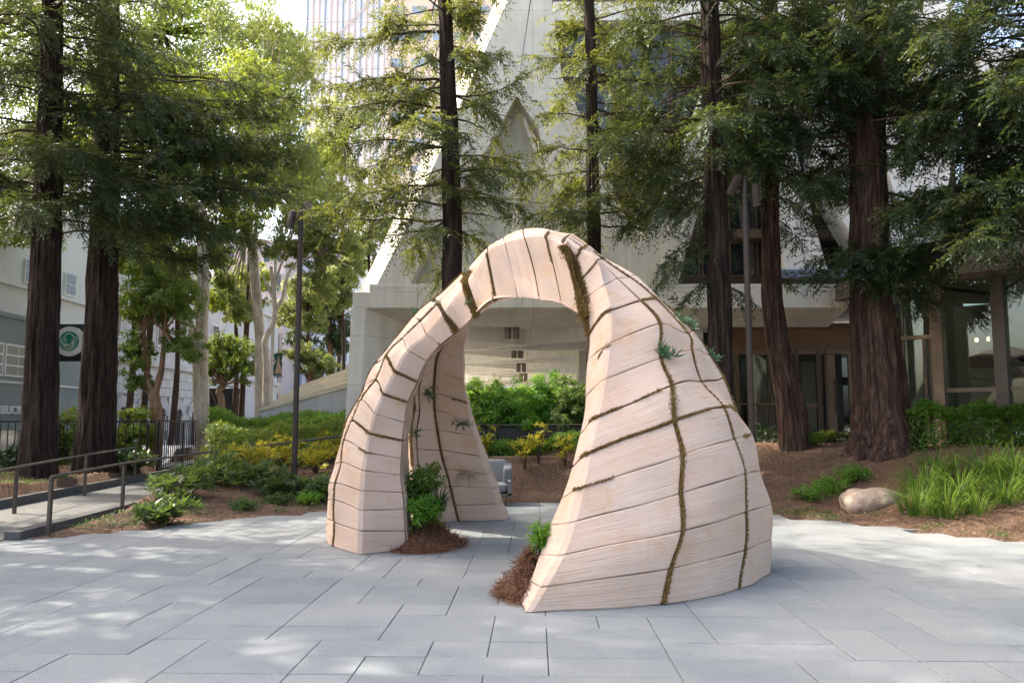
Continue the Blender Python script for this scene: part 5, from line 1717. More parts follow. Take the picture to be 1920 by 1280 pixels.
pts, r = scatter(90000, lambda p, d_, r: (d_ > .02) & not_path(p) & (p[:, 1] < 21.5), 200)
n = len(pts)
D = unit(np.stack([r.normal(size=n), r.normal(size=n), r.normal(0, .25, n)], -1))
Nn = unit(np.stack([r.normal(0, .4, n), r.normal(0, .4, n), np.ones(n)], -1))
L = r.uniform(.03, .11, n)
q = leafquads(pts + np.array([0, 0, .008]), D, Nn, L, r.uniform(.008, .022, n))
tag(leafmesh('leaf_litter', [q], M['litter'], None, r=r), kind='stuff')


def cover_cond(p, d_, r):
    pp = np.stack([p[:, 0], p[:, 1], 0 * p[:, 0]], -1)
    band = np.where(p[:, 0] > 3, (d_ > .03) & (d_ < .75), (d_ > .03) & (d_ < 1.6))
    left = (p[:, 0] < path_x(p[:, 1]) - 2.3) & (p[:, 1] < 18)
    nz = noise3(pp, 2.1, 9)
    return (((band & (nz > -.05)) & (p[:, 0] * 0 == 0) & ~((p[:, 0] > -1) & (p[:, 0] < 4))) | (left & (nz > -.8))) & not_path(p)


pts, r = scatter(15000, cover_cond, 201)
m_ = 12
Pp = np.repeat(pts, m_, 0) + r.normal(0, 1, (len(pts) * m_, 3)) * np.array([.05, .05, .012]) + np.array([0, 0, .03])
n = len(Pp)
D = unit(np.stack([r.normal(size=n), r.normal(size=n), r.uniform(.1, 1.4, n)], -1))
Nn = unit(np.stack([r.normal(0, .6, n), r.normal(0, .6, n), np.ones(n)], -1))
q = leafquads(Pp, D, Nn, r.uniform(.025, .06, n), r.uniform(.012, .024, n), .1)
tag(leafmesh('ground_cover', [q], M['cover_leaf'], None, r=r), kind='stuff')
# few fallen needles on the plaza
r = np.random.default_rng(203)
n = 2600
pts = np.stack([r.uniform(-7, 7, n), r.uniform(5, 15.5, n), np.full(n, .003)], -1)
pts = pts[edge_dist(pts[:, 0], pts[:, 1]) < -.03]; n = len(pts)
a = r.uniform(0, 6.28, n)
q = leafquads(pts, np.stack([np.cos(a), np.sin(a), 0 * a + .05], -1), np.tile([0, 0, 1.], (n, 1)), r.uniform(.015, .05, n), r.uniform(.003, .008, n))
tag(leafmesh('fallen_needles', [q], M['litter'], None, r=r), kind='stuff')

# ------------------------------------------------------------------ the arch
def ctrl(pts, Ys):
    """column of control points; the listed depths are shifted so that they continue the exact ground point"""
    b_ = [k for k, y in enumerate(Ys) if y is None][0]
    py = np.array([p[1] for p in pts], float)
    delta = G(*pts[b_])[1] - F * CAM_H / (py[b_] - 793)
    w = (py - py.min()) / (py[b_] - py.min())
    return np.array([G(px, p_) if y is None else P(px, p_, y + delta * q) for (px, p_), y, q in zip(pts, Ys, w)])


# left front leg running up over the crown: a inner edge, b crease, m seam, c outer edge
AD = np.interp(np.arange(19), [0, 3, 8, 12, 15, 18], [0, .12, .5, .6, .4, .05])


def lean(Y_): return [None if y is None else y + q for y, q in zip(Y_, AD)]


A_a = ctrl([(759, 1030), (757, 995), (754, 955), (752, 923), (750, 891), (751, 860), (753, 826), (758, 792), (765, 754), (782, 715), (800, 677), (826, 647), (857, 622), (892, 592), (927, 567), (970, 559), (1011, 563), (1051, 572), (1097, 595)],
           lean([None, 10.1, 10.12, 10.12, 10.1, 10.08, 10.06, 10.05, 10.02, 10.0, 9.95, 9.9, 9.85, 9.72, 9.6, 9.5, 9.4, 9.25, 9.0]))
A_b = ctrl([(673, 1040), (674, 995), (675, 957), (677, 920), (680, 882), (685, 847), (691, 811), (702, 775), (718, 738), (742, 697), (765, 657), (800, 628), (832, 588), (872, 535), (912, 474), (946, 456), (983, 446), (1021, 443), (1056, 460)],
           lean([None, 9.72, 9.74, 9.76, 9.78, 9.8, 9.8, 9.82, 9.85, 9.85, 9.87, 9.87, 9.87, 9.9, 9.88, 9.82, 9.72, 9.6, 9.4]))
A_m = ctrl([(624, 1024), (627, 979), (629, 937), (629, 905), (640, 866), (648, 825), (660, 788), (678, 750), (704, 712), (724, 668), (755, 635), (788, 603), (822, 568), (874, 516), (912, 466), (945, 449), (982, 439), (1028, 434), (1066, 442)],
           lean([None, 10.38, 10.36, 10.34, 10.3, 10.3, 10.28, 10.25, 10.2, 10.2, 10.17, 10.15, 10.15, 10.2, 10.15, 10.1, 10.0, 9.9, 9.7]))
A_c = ctrl([(616, 1011), (616, 972), (615, 937), (619, 910), (627, 876), (634, 843), (645, 806), (656, 775), (678, 730), (703, 679), (738, 632), (774, 592), (811, 560), (871, 508), (912, 463), (945, 446), (982, 436.5), (1030, 431), (1076, 432)],
           lean([None, 10.95, 10.94, 10.92, 10.9, 10.88, 10.85, 10.8, 10.75, 10.7, 10.66, 10.62, 10.6, 10.6, 10.55, 10.5, 10.4, 10.25, 9.95]))
n_ = len(A_a)
tt = np.linspace(0, 1, n_)[:, None]
fz = np.clip((A_a[:, 2:3]) / 2.6, 0, 1)
A_f = A_c + np.concatenate([.35 - .1 * fz, .15 + .75 * fz, -.25 * fz ** 2], 1)
gy = np.interp(np.arange(19), [0, 7, 10, 13, 15, 18], [0, 0, .6, .9, .3, 0])[:, None]
A_g = A_a + np.concatenate([-.02 * fz, .5 + .45 * fz + gy, .28 * fz ** 2 + .12 * gy], 1)
A_f[0, 2] = A_g[0, 2] = 0
for k in range(12, 19):            # the underside of the crown rises towards the back
    eye = np.array([0, 0, CAM_H])
    up_ = eye + (A_a[k] - eye) * (A_g[k, 1] / A_a[k, 1]) + np.array([0, 0, .06])
    q = {12: .3, 13: .6}.get(k, 1.0)
    A_g[k] = A_g[k] * (1 - q) + up_ * q

# right leg
R_a = ctrl([(1057, 456), (1077, 487), (1087, 525), (1096, 560), (1106, 627), (1106, 675), (1099, 744), (1084, 811), (1071, 873), (1051, 932), (1033, 984), (1014, 1040), (993, 1088), (973, 1124)],
           [9.45, 9.4, 9.28, 9.18, 8.98, 8.78, 8.52, 8.25, 8.0, 7.78, 7.6, 7.45, 7.34, None])
R_b = ctrl([(1063, 445), (1086, 467), (1119, 488), (1132, 535), (1143, 585), (1141, 648), (1131, 712), (1117, 785), (1101, 852), (1087, 918), (1069, 982), (1046, 1042), (1014, 1100), (982, 1150)],
           [9.55, 9.42, 9.2, 9.0, 8.76, 8.5, 8.22, 7.93, 7.65, 7.4, 7.18, 6.98, 6.82, None])
R_1 = ctrl([(1068, 439), (1095, 461), (1126, 484), (1158, 522), (1200, 567), (1238, 606), (1243, 665), (1264, 716), (1268, 784), (1284, 849), (1280, 923), (1283, 994), (1259, 1065), (1244, 1133)],
           [9.65, 9.6, 9.48, 9.3, 9.05, 8.75, 8.45, 8.18, 7.92, 7.68, 7.48, 7.3, 7.15, None])
R_2 = ctrl([(1072, 435), (1102, 457), (1132, 482), (1180, 520), (1225, 562), (1288, 626), (1300, 654), (1320, 711), (1360, 760), (1374, 824), (1395, 888), (1397, 960), (1398, 1031), (1391, 1105)],
           [9.75, 9.7, 9.64, 9.55, 9.42, 9.2, 8.95, 8.72, 8.52, 8.33, 8.16, 8.02, 7.88, None])
R_c = ctrl([(1076, 432), (1108, 454), (1138, 480), (1190, 518), (1241, 566), (1297, 620), (1332, 663), (1362, 706), (1385, 766), (1413, 812), (1424, 882), (1447, 945), (1446, 1010), (1446, 1075)],
           [9.95, 9.95, 9.95, 9.92, 9.85, 9.72, 9.55, 9.4, 9.26, 9.12, 9.0, 8.88, 8.75, None])
m_ = len(R_a)
fz = np.clip(R_a[:, 2:3] / 2.6, 0, 1)
R_f = R_c + np.concatenate([-.35 + .05 * fz, .55 + .25 * fz, -.2 * fz ** 2], 1)
R_g = R_a + np.concatenate([.55 - .3 * fz, .55 + .25 * fz, .2 * fz ** 2], 1)
R_f[-1, 2] = R_g[-1, 2] = 0

# back left leg: inner face
B_0 = ctrl([(775, 985), (775, 955), (774, 915), (773, 876), (771, 842), (770, 806), (772, 767), (773, 740), (774, 716), (785, 678), (806, 646), (835, 615), (862, 585)],
           [None, 12.462, 12.42, 12.357, 12.273, 12.147, 12.021, 11.895, 11.769, 11.622, 11.517, 11.42, 11.32])
B_1 = ctrl([(859, 977), (852, 947), (845, 912), (836, 880), (827, 845), (821, 807), (816, 770), (815, 740), (817, 698), (824, 661), (845, 630), (870, 608), (872, 580)],
           [None, 13.012, 12.949, 12.865, 12.76, 12.634, 12.487, 12.34, 12.172, 12.004, 11.878, 11.764, 11.664])
B_2 = ctrl([(947, 975), (936, 944), (925, 914), (914, 887), (904, 856), (894, 820), (885, 792), (878, 756), (872, 716), (870, 680), (872, 640), (878, 600), (884, 572)],
           [None, 13.162, 13.099, 13.015, 12.91, 12.784, 12.658, 12.49, 12.301, 12.133, 11.986, 11.86, 11.76])
B_3 = ctrl([(959, 968), (947, 940), (936, 912), (924, 880), (911, 850), (899, 815), (889, 787), (882, 748), (875, 713), (873, 676), (875, 636), (881, 597), (886, 570)],
           [None, 13.562, 13.499, 13.415, 13.31, 13.184, 13.037, 12.869, 12.68, 12.491, 12.323, 12.176, 12.076])
fz = np.clip(B_2[:, 2:3] / 2.4, 0, 1)
B_h = B_3 + np.concatenate([-.35 - 0 * fz, .35 + .2 * fz, .1 * fz], 1)
B_k = B_0 + np.concatenate([-.1 - .1 * fz, .55 + .2 * fz, .1 * fz], 1)
B_h[0, 2] = B_k[0, 2] = 0

arch = thing('stone_arch', 'pale pink arch sculpture of layered carved blocks with mossy joints on the plaza', 'sculpture', (0.2, 9.6, 0))
NV, NU = 8, 10


def rib_surface(cols, crease):
    """cols list of (R,3) control columns, closed ring; returns dense grid (R*NV.., C*NU.., 3)"""
    A_ = np.stack(cols + [cols[0]], 1)                 # R, C+1, 3
    D_ = catmull(A_, NV)                               # rows dense
    D2 = np.swapaxes(catmull(np.swapaxes(D_, 0, 1), NU, crease), 0, 1)
    return D2


def carve(Pn, Nn):
    """shallow bulges and hollows carved into the faces"""
    h_ = .038 * noise3(Pn, 1.2, 41) + .018 * noise3(Pn, 2.8, 42)
    return Pn + Nn * h_[..., None]


def normals(Gd, cen):
    du = np.gradient(Gd, axis=1); dv = np.gradient(Gd, axis=0)
    n = unit(np.cross(du, dv))
    return n * (1 if (n * (Gd - cen)).sum(-1).mean() > 0 else -1)


def sample(Gd, vi, ui):
    v0 = np.clip(np.floor(vi).astype(int), 0, Gd.shape[0] - 2); u0 = np.clip(np.floor(ui).astype(int), 0, Gd.shape[1] - 2)
    fv = (vi - v0)[..., None]; fu = (ui - u0)[..., None]
    return (Gd[v0, u0] * (1 - fv) * (1 - fu) + Gd[v0 + 1, u0] * fv * (1 - fu) + Gd[v0, u0 + 1] * (1 - fv) * fu + Gd[v0 + 1, u0 + 1] * fv * fu)


SURF = {}


def build_rib(key, cols, crease, groups, seamgap, rows_skip=(), rgap=None, seed=0):
    r = np.random.default_rng(seed)
    D_ = rib_surface(cols, crease)
    cen = D_.mean(1, keepdims=True)
    Nn = normals(D_, cen)
    D_ = carve(D_, Nn)
    D_[..., 2] = np.maximum(D_[..., 2], 0.004)
    SURF[key] = (D_, Nn)
    R = len(cols[0])
    I_ = np.arange(D_.shape[0] * D_.shape[1]).reshape(D_.shape[:2])
    core = D_ + unit(cen - D_) * .08 - Nn * (.025 if key == 'B' else 0)
    core[..., 2] = np.maximum(core[..., 2], .002)
    Fq = np.stack([I_[:-1, :-1], I_[:-1, 1:], I_[1:, 1:], I_[1:, :-1]], -1).reshape(-1, 4)
    mesh('core', core, Fq, M['core'], arch, smooth=True)
    ulen = np.concatenate([[0], np.cumsum(np.linalg.norm(np.diff(D_, axis=1), axis=-1).mean(0))])
    for i in range(R - 1):
        for (c0, c1) in groups:
            u0, u1 = c0 * NU, c1 * NU
            v0, v1 = i * NV, (i + 1) * NV
            hgt = np.linalg.norm(D_[v1, (u0 + u1) // 2] - D_[v0, (u0 + u1) // 2])
            wid = np.linalg.norm(np.diff(D_[(v0 + v1) // 2, u0:u1 + 1], axis=0), axis=-1).sum()
            if hgt < .02 or wid < .02: continue
            g0 = (rgap or {}).get(i, r.uniform(.002, .005)); g1 = (rgap or {}).get(i + 1, r.uniform(.002, .005))
            if i == 0 and key != 'R': g0 = 0
            if key == 'R' and i == R - 2: g1 = 0
            ga, gb = seamgap.get(c0, .008), seamgap.get(c1, .008)
            fv0, fv1 = min(.3, g0 / hgt), min(.3, g1 / hgt); fu0, fu1 = min(.3, ga / wid), min(.3, gb / wid)
            ev, eu = min(.08, .012 / hgt), min(.08, .012 / wid)
            a_ = np.concatenate([[fv0], np.linspace(fv0 + ev, 1 - fv1 - ev, 7), [1 - fv1]]) * NV + v0
            nu = 9 * (c1 - c0)
            b_ = np.concatenate([[fu0], np.linspace(fu0 + eu, 1 - fu1 - eu, nu), [1 - fu1]]) * (u1 - u0) + u0
            Vv, Uu = np.meshgrid(a_, b_, indexing='ij')
            # wavering joints
            wob = .25 * np.sin(Uu * .55 + i * 1.7 + seed) * (NV / 8) * .5
            edge_fade = np.minimum(1, np.minimum(Uu - u0, u1 - Uu) / 3 + .4)
            okv = (0 if (i == 0) else 1), (0 if i == R - 2 else 1)
            lam = (Vv - v0) / NV
            Vv = np.clip(Vv + wob * .5 * edge_fade * ((1 - lam) * okv[0] + lam * okv[1]), 0, D_.shape[0] - 1.001)
            Gp = sample(D_, Vv, Uu); Gn = unit(sample(Nn, Vv, Uu))
            proud = r.uniform(-.004, .007)
            dep = np.full(Gp.shape[:2], proud)
            dep[0] -= .006; dep[-1] -= .006; dep[:, 0] -= .006; dep[:, -1] -= .006
            Gp = Gp + Gn * dep[..., None]
            Gp[..., 2] = np.maximum(Gp[..., 2], .004)
            nv_, nu_ = Gp.shape[:2]
            ring = [(0, q) for q in range(nu_)] + [(q, nu_ - 1) for q in range(1, nv_)] + [(nv_ - 1, q) for q in range(nu_ - 2, -1, -1)] + [(q, 0) for q in range(nv_ - 2, 0, -1)]
            cv = cen[np.clip(np.round(Vv).astype(int), 0, len(cen) - 1), 0]
            sk = np.array([Gp[q] + unit(cv[q] - Gp[q]) * .09 for q in ring])
            sk[:, 2] = np.maximum(sk[:, 2], .003)
            V = np.vstack([Gp.reshape(-1, 3), sk])
            Id = np.arange(nv_ * nu_).reshape(nv_, nu_)
            Fs = [tuple(x) for x in np.stack([Id[:-1, :-1], Id[:-1, 1:], Id[1:, 1:], Id[1:, :-1]], -1).reshape(-1, 4)]
            # face orientation outward
            nq = np.cross(Gp[0, 1] - Gp[0, 0], Gp[1, 0] - Gp[0, 0]) @ Gn[0, 0]
            if nq < 0: Fs = [f[::-1] for f in Fs]
            base_n = nv_ * nu_
            k = len(ring)
            for q in range(k):
                a1, a2 = int(Id[ring[q]]), int(Id[ring[(q + 1) % k]])
                f = (a1, base_n + q, base_n + (q + 1) % k, a2)
                Fs.append(f if nq > 0 else f[::-1])
            rnd = r.random()
            vlen = i * .3
            duv = np.stack([np.interp(Uu, np.arange(len(ulen)), ulen), vlen + (Vv - v0) / NV * hgt, np.full(Uu.shape, rnd)], -1).reshape(-1, 3)
            duv = np.vstack([duv, [duv[int(Id[q])] for q in ring]])
            mesh('block', V, Fs, M['arch'], arch, smooth=True, attr={'duv': duv}, sharp=20)


# columns: a b m c f g
build_rib('A', [A_a, A_b, A_m, A_c, A_f, A_g], (1, 3, 4, 5), [(0, 2), (2, 3), (3, 4), (4, 5), (5, 6)], {2: .016, 3: .010, 0: .006, 6: .006},
          rgap={12: .03, 13: .06, 14: .014, 6: .012, 9: .014, 16: .010, 8: .012}, seed=1)
build_rib('R', [R_a, R_b, R_1, R_2, R_c, R_f, R_g], (1, 4, 5, 6), [(0, 2), (2, 3), (3, 4), (4, 5), (5, 6), (6, 7)], {2: .018, 3: .014, 4: .008, 0: .006, 7: .006},
          rgap={1: .012, 2: .012, 4: .012, 8: .013, 5: .008, 7: .010}, seed=2)
build_rib('B', [B_0, B_1, B_2, B_3, B_h, B_k], (1, 2, 3, 4, 5), [(0, 1), (1, 3), (3, 4), (4, 5), (5, 6)], {1: .018, 0: .012, 3: .006, 6: .012}, seed=3)


# solid heart where the crown meets the right leg
import bmesh
bm_ = bmesh.new()
hp = []
for ring in (np.array([q[-2] for q in (A_a, A_b, A_m, A_c, A_f, A_g)]), np.array([q[-1] for q in (A_a, A_b, A_m, A_c, A_f, A_g)]), np.array([q[0] for q in (R_a, R_b, R_1, R_2, R_c, R_f, R_g)]), np.array([q[1] for q in (R_b, R_1, R_2, R_c, R_f)])):
    cc = ring.mean(0)
    hp += [c_ + (cc - c_) * .32 for c_ in ring]
for p in hp: bm_.verts.new(p)
bmesh.ops.convex_hull(bm_, input=bm_.verts)
bmesh.ops.delete(bm_, geom=[v for v in bm_.verts if not v.link_faces], context='VERTS')
bm_.verts.index_update()
mesh('core', [tuple(v.co) for v in bm_.verts], [[v.index for v in f.verts] for f in bm_.faces], M['core'], arch)
bm_.free()


def moss_line(key, path_vu, width, name='moss', dens=900, fill=True, seed=0, lift=.004, bl=(.012, .035), m_='moss'):
    """blades and a lumpy strip of moss along a joint; path in (row, column) units of the rib"""
    D_, Nn = SURF[key]
    r = np.random.default_rng(seed + 500)
    vu = catmull(np.array(path_vu, float), 14) * np.array([NV, NU])
    vu[:, 0] = np.clip(vu[:, 0], 0, D_.shape[0] - 1.01); vu[:, 1] = np.clip(vu[:, 1], 0, D_.shape[1] - 1.01)
    C = sample(D_, vu[:, 0], vu[:, 1]); Nc = unit(sample(Nn, vu[:, 0], vu[:, 1]))
    seg = np.linalg.norm(np.diff(C, axis=0), axis=1); Lt = np.concatenate([[0], np.cumsum(seg)])
    W = (lambda s_: .78 * width(s_)) if callable(width) else (lambda s_: .68 * width)
    n = int(Lt[-1] * dens)
    if n < 5: return
    s_ = r.random(n)
    ci = np.interp(s_, Lt / Lt[-1], np.arange(len(C)))
    i = np.clip(ci.astype(int), 0, len(C) - 2); f = (ci - i)[:, None]
    c = C[i] * (1 - f) + C[i + 1] * f; nn = unit(Nc[i] * (1 - f) + Nc[i + 1] * f)
    tg = unit(C[i + 1] - C[i]); sd = unit(np.cross(nn, tg))
    wv = np.array([W(q) for q in s_]) * np.clip(.58 + .95 * noise3(c, 3.6, seed), .08, 2.4)
    off = r.normal(0, .42, n) * np.maximum(wv, .006)
    p = c + sd * off[:, None] + nn * (lift - .012 * np.abs(off / np.maximum(wv, .006))[:, None])
    Dd = unit(nn * r.uniform(.1, 1, (n, 1)) + r.normal(0, .7, (n, 3)) + np.array([0, 0, -.25]))
    Nb = unit(np.cross(Dd, unit(r.normal(size=(n, 3)))))
    L = r.uniform(*bl, n)
    q = leafquads(p, Dd, Nb, L, L * .3, .1)
    o = leafmesh(name, [q], M[m_], arch, r=r)
    # lumpy strip underneath
    k = len(C)
    wv2 = np.array([W(q) for q in Lt / Lt[-1]])[:, None] * np.clip(.32 + .6 * noise3(C, 3.6, seed)[:, None], .04, 2)
    tg2 = unit(np.gradient(C, axis=0)); sd2 = unit(np.cross(Nc, tg2))
    rows = []
    for e, hgt in ((-.7, -.035), (-.35, -.006), (0, .001), (.35, -.006), (.7, -.035)):
        rows.append(C + sd2 * wv2 * e + Nc * (hgt + .004 * noise3(C + e, 25, seed)[:, None]))
    Vs = np.stack(rows, 1).reshape(-1, 3)
    Ii = np.arange(k * 5).reshape(k, 5)
    mesh('moss_bed', Vs, np.stack([Ii[:-1, :-1], Ii[:-1, 1:], Ii[1:, 1:], Ii[1:, :-1]], -1).reshape(-1, 4), M['moss_base'], o, smooth=True)
    return o


ml = moss_line
# long seams
ml('R', [(13, 2), (12, 2), (11, 2), (10, 2), (9, 2), (8, 2), (7, 2), (6, 2)], lambda s_: .030 + .035 * math.sin(min(1, s_ * 1.1) * 3.1) ** .7, seed=1, dens=1500)
ml('R', [(6, 2), (5, 2), (4, 2)], .026, seed=2, dens=1100)
ml('R', [(13, 3), (12, 3), (11, 3), (10, 3), (9, 3), (8, 3), (7, 3), (6, 3), (5, 3)], .027, seed=3, dens=1100)
ml('R', [(5, 3), (4, 3), (3, 3), (2, 3), (1.5, 3)], .05, seed=4, dens=1600)
ml('R', [(8, 4), (7, 4), (6, 4), (5, 4), (4, 4)], .03, seed=5)
ml('A', [(0, 2), (1, 2), (2, 2), (3, 2), (4, 2), (5, 2), (6, 2), (7, 2), (8, 2)], .022, seed=6)
ml('A', [(8, 2), (9, 2), (10, 2), (11, 2), (12, 2)], .03, seed=7)
ml('A', [(5, 3), (6, 3), (7, 3), (8, 3), (9, 3), (10, 3), (11, 3), (12, 3), (13, 3)], .02, seed=8)
ml('B', [(0, 1), (1, 1), (2, 1), (3, 1), (4, 1), (5, 1), (6, 1), (7, 1), (8, 1), (9, 1)], .032, seed=9, dens=1500)
ml('B', [(3, .02), (4, .02), (5, .02), (6, .02), (7, .02), (8, .02)], .03, seed=10)
# short tufts along the cross joints
ml('R', [(8, .7), (8, 1.2), (8, 1.6), (8, 2)], .04, seed=11, dens=1500)
ml('R', [(7, .75), (7, 1.1), (7, 1.3)], .036, seed=12, dens=1400)
ml('R', [(7, 1.45), (7, 1.6), (7, 1.8)], .026, seed=13)
ml('R', [(9, .8), (9, 1.1), (9, 1.3)], .016, seed=14)
ml('R', [(4, .05), (4, .4), (4, .8), (4, 1.05)], .035, seed=15, dens=1300)
ml('R', [(5.25, .6), (5.1, .85), (5.05, 1.05)], .022, seed=16)
ml('R', [(1, .05), (1, .6), (1, 1.5), (1, 3)], .03, seed=17, dens=1200)
ml('R', [(2, .05), (2, .5), (2, 1)], .022, seed=18)
ml('R', [(4, 2), (4, 2.5), (4, 3)], .05, seed=19, dens=1500)
ml('R', [(8, 2), (8, 2.3), (8, 2.6)], .018, seed=20)
ml('R', [(8, 3), (8, 3.5), (8, 3.9)], .04, seed=21)
ml('R', [(9, 3.4), (9, 3.9)], .03, seed=22)
ml('R', [(.0, .02), (1, .02), (2, .02), (3, .02), (4, .0)], .10, seed=23, dens=5200, bl=(.015, .05))
ml('A', [(18, 0), (18, .5), (18, 1)], .09, seed=24, dens=4200, bl=(.015, .05))
ml('A', [(17, .62), (17, .8), (17, 1), (17, 2)], .03, seed=25, dens=1300)
ml('A', [(14, .05), (14, .4), (14, .8), (14, 1)], .028, seed=26, dens=1400)
ml('A', [(13, .0), (13, .3), (13, .6), (13, 1), (13, 2)], lambda s_: .27 * (1 - abs(s_ - .38) * 1.1) if s_ > .02 else .12, seed=27, dens=9000, bl=(.015, .05))
ml('A', [(12, .02), (12, .3), (12, .6), (12, .85)], .10, seed=28, dens=4500, bl=(.015, .045))
ml('A', [(9, .05), (9, .5), (9, 1), (9, 1.5), (9, 2)], .030, seed=29, dens=1300)
ml('A', [(8, .05), (8, .4), (8, .9), (8, 1.3)], .02, seed=30)
ml('A', [(6, .05), (6, .5), (6, 1), (6, 1.7)], .024, seed=31, dens=1200)
ml('A', [(5, .8), (5, 1), (5, 1.3)], .024, seed=32)
ml('A', [(11, .05), (11, .2)], .02, seed=33)
ml('B', [(7, 1.5), (7, 1.8), (7, 2)], .02, seed=34)

# ------------------------------------------------------------------ plants growing on and beside the arch
def rosette_plant(name, label, c, nrm, n, L, W, leaf, seed, flat=.3, group=None, droop=0.0):
    r = np.random.default_rng(seed)
    c = np.asarray(c, float); nrm = unit(nrm)
    x = unit(np.cross(nrm, [.1, .2, 1.])); y = np.cross(nrm, x)
    heads = [np.zeros(3)] + [(x * r.normal() + y * r.normal()) * L * .45 for _ in range(6)]
    an = np.arange(n) * 2.4 + r.normal(0, .2, n); el = np.linspace(flat, 1.45, n) + r.normal(0, .12, n)
    D = np.cos(an)[:, None] * np.cos(el)[:, None] * x + np.sin(an)[:, None] * np.cos(el)[:, None] * y + np.sin(el)[:, None] * nrm + np.array([0, 0, -droop])
    D = unit(D)
    hc = np.array([heads[i % len(heads)] for i in range(n)])
    Nn = unit(nrm + r.normal(0, .3, (n, 3)))
    Ls = L * r.uniform(.7, 1.15, n)
    Ls = Ls * r.choice([.6, .8, 1.0, 1.15], n)
    q = leafquads(c + hc + r.normal(0, .012, (n, 3)), D, Nn, Ls, np.full(n, W) * r.uniform(.5, 1.0, n), r.uniform(-.1, .3))
    q2 = leafquads(c + hc, D, unit(np.cross(D, Nn)), Ls * .96, np.full(n, W * .5), .15)
    o = leafmesh(name, [q, q2], M[leaf], None, r=r, loc=c)
    return tag(o, label, 'plant', group)


def on_rib(key, v, u, lift=0.0):
    D_, Nn = SURF[key]
    p = sample(D_, np.array([v * NV]), np.array([u * NU]))[0]; n = unit(sample(Nn, np.array([v * NV]), np.array([u * NU])))[0]
    return p + n * lift, n


GSU = 'succulents growing in the joints of the arch'
for (key, v, u, n, L, lb, sd) in (('R', 6.05, 2.06, 70, .15, 'large blue green succulent where two joints meet on the right leg of the arch', 1), ('R', 4.75, 3.7, 60, .14, 'blue green succulent on the outer edge of the right leg, above the large one', 2),
                                  ('R', 6.05, 4.0, 36, .10, 'small succulent peeking past the outer edge of the right leg', 3), ('A', 11.1, 3.05, 34, .13, 'upright green succulent on the outer edge of the left leg of the arch', 4),
                                  ('B', 6.95, .75, 34, .14, 'dark green succulent high on the inner face of the back left leg', 5), ('B', 5.6, 1.7, 34, .13, 'grey green succulent in the middle of the inner face of the back left leg', 6),
                                  ('A', 12.9, .5, 14, .06, 'tiny succulent in the wide mossy gap on the left shoulder of the arch', 7), ('B', 6.0, .02, 26, .11, 'dark succulent in the slot between the two left legs, upper of two', 8), ('B', 5.0, .02, 26, .11, 'dark succulent in the slot between the two left legs, lower of two', 9)):
    p, nr = on_rib(key, v, u, .01)
    rosette_plant('succulent', lb, p, unit(nr + np.array([0, 0, .5])), n, L, .030, 'succulent', 300 + sd, group=GSU)
p, nr = on_rib('B', 3.0, 1.55, .02)
rosette_plant('air_plant', 'wiry grey air plant low on the inner face of the back left leg', p, unit(nr), 40, .26, .010, 'airplant', 320, flat=-.1, droop=.3)


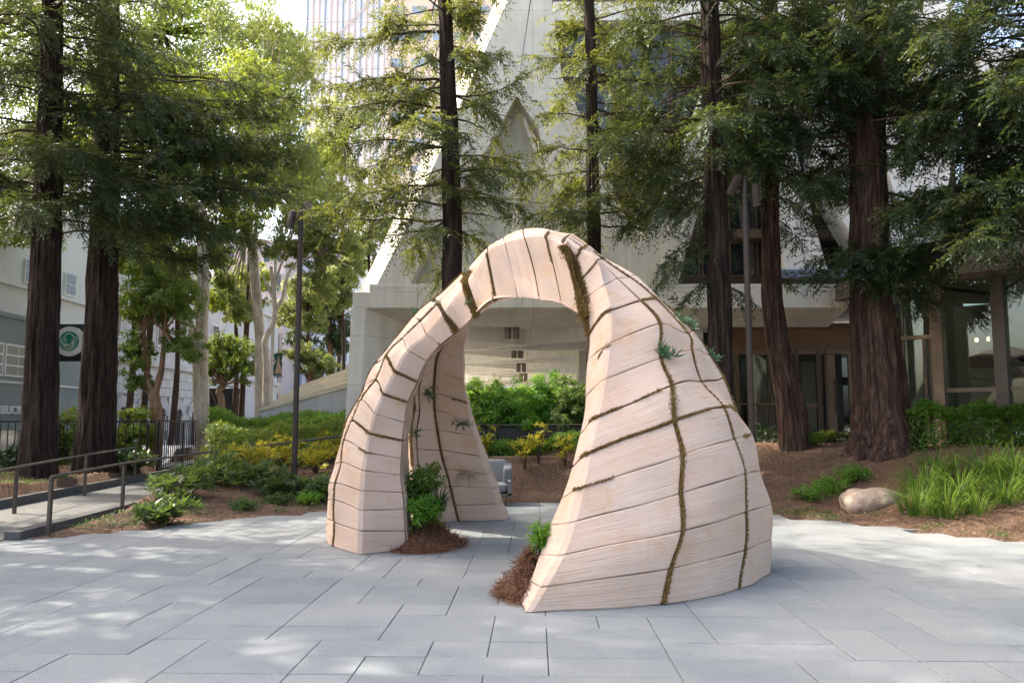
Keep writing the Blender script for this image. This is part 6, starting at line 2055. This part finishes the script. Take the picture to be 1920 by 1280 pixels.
def mound(name, label, c, rx, ry, h, seed, n=2600, wall=None):
    r = np.random.default_rng(seed)
    k, m_ = 14, 36
    rr = np.linspace(1, 0, k); a = np.linspace(0, 6.283, m_, endpoint=False)
    Rr, Aa = np.meshgrid(rr, a, indexing='ij')
    prof = (1 - Rr) ** 1.15 * (1 - .35 * Rr)
    V = np.stack([Rr * np.cos(Aa) * rx, Rr * np.sin(Aa) * ry, prof * h], -1)
    V = V * (1 + .10 * noise3(V, 4, seed)[..., None]) + np.array(c)
    V[0, :, 2] = c[2] - .01
    I_ = np.arange(k * m_).reshape(k, m_); J_ = np.roll(I_, -1, 1)
    t = thing(name, label, 'mound', c)
    mesh('soil', V, np.stack([I_[:-1], J_[:-1], J_[1:], I_[1:]], -1).reshape(-1, 4), plain('fibre_soil', (.10, .05, .03), .95, var=.4, scale=30), t, smooth=True)
    i = np.minimum((r.random(n) ** 1.6 * k).astype(int), k - 1); j = r.integers(0, m_, n)
    p = V[i, j] + r.normal(0, .02, (n, 3)); p[:, 2] = np.maximum(p[:, 2], .006)
    out = unit(np.stack([np.cos(a[j]) , np.sin(a[j]), 0 * a[j] + .1], -1) + r.normal(0, .7, (n, 3)))
    L = r.uniform(.04, .13, n)
    q = leafquads(p, out, unit(r.normal(0, .5, (n, 3)) + np.array([0, 0, 1.])), L, r.uniform(.005, .012, n), .25)
    m2 = n // 5
    a2 = r.uniform(0, 6.283, m2); rd = 1 + np.abs(r.normal(0, .16, m2))
    p2 = np.array(c) + np.stack([np.cos(a2) * rd * rx, np.sin(a2) * rd * ry, np.full(m2, .006)], -1)
    q2 = leafquads(p2, unit(np.stack([r.normal(size=m2), r.normal(size=m2), np.full(m2, .05)], -1)), np.tile([0, 0, 1.], (m2, 1)), r.uniform(.02, .08, m2), r.uniform(.004, .010, m2))
    tag(leafmesh('fibres', [q, q2], M['fibre'], t, r=r), kind='stuff')
    return t


mc = (G(800, 1012) + G(822, 1000)) / 2
mound('fibre_mound', 'rusty brown fibre mound between the two left legs of the arch', np.array([-1.16, 10.85, 0]), .50, .75, .48, 1, 6500)
mound('fibre_mound', 'rusty brown fibre mound against the inner edge of the right leg', np.array([.17, 7.78, 0]), .30, .50, .40, 2, 4200)
shrub('arch_shrub', 'glossy green shrub growing out of the fibre mound between the left legs', np.array([-1.28, 10.9, .3]), .30, .85, 'broad_leaf', 2600, 331, .085, .3, 14, None, zlift=.38)
shrub('arch_shrub', 'lighter ferny green plant at the front of the left mound', np.array([-1.14, 10.5, .25]), .22, .42, 'fern_leaf', 1300, 332, .075, .28, 10, None, zlift=.4, cat='plant')
grass_clump('arch_grass', 'dark strap leaved plant on the right of the left mound', np.array([-.98, 10.95, .42]), 60, .42, .022, 'dark_leaf', 333, .08)
shrub('arch_shrub', 'small bright green shoots beside the inner edge of the right leg', np.array([.28, 7.72, .3]), .13, .42, 'fern_leaf', 420, 334, .075, .24, 9, None, zlift=.4, cat='plant')
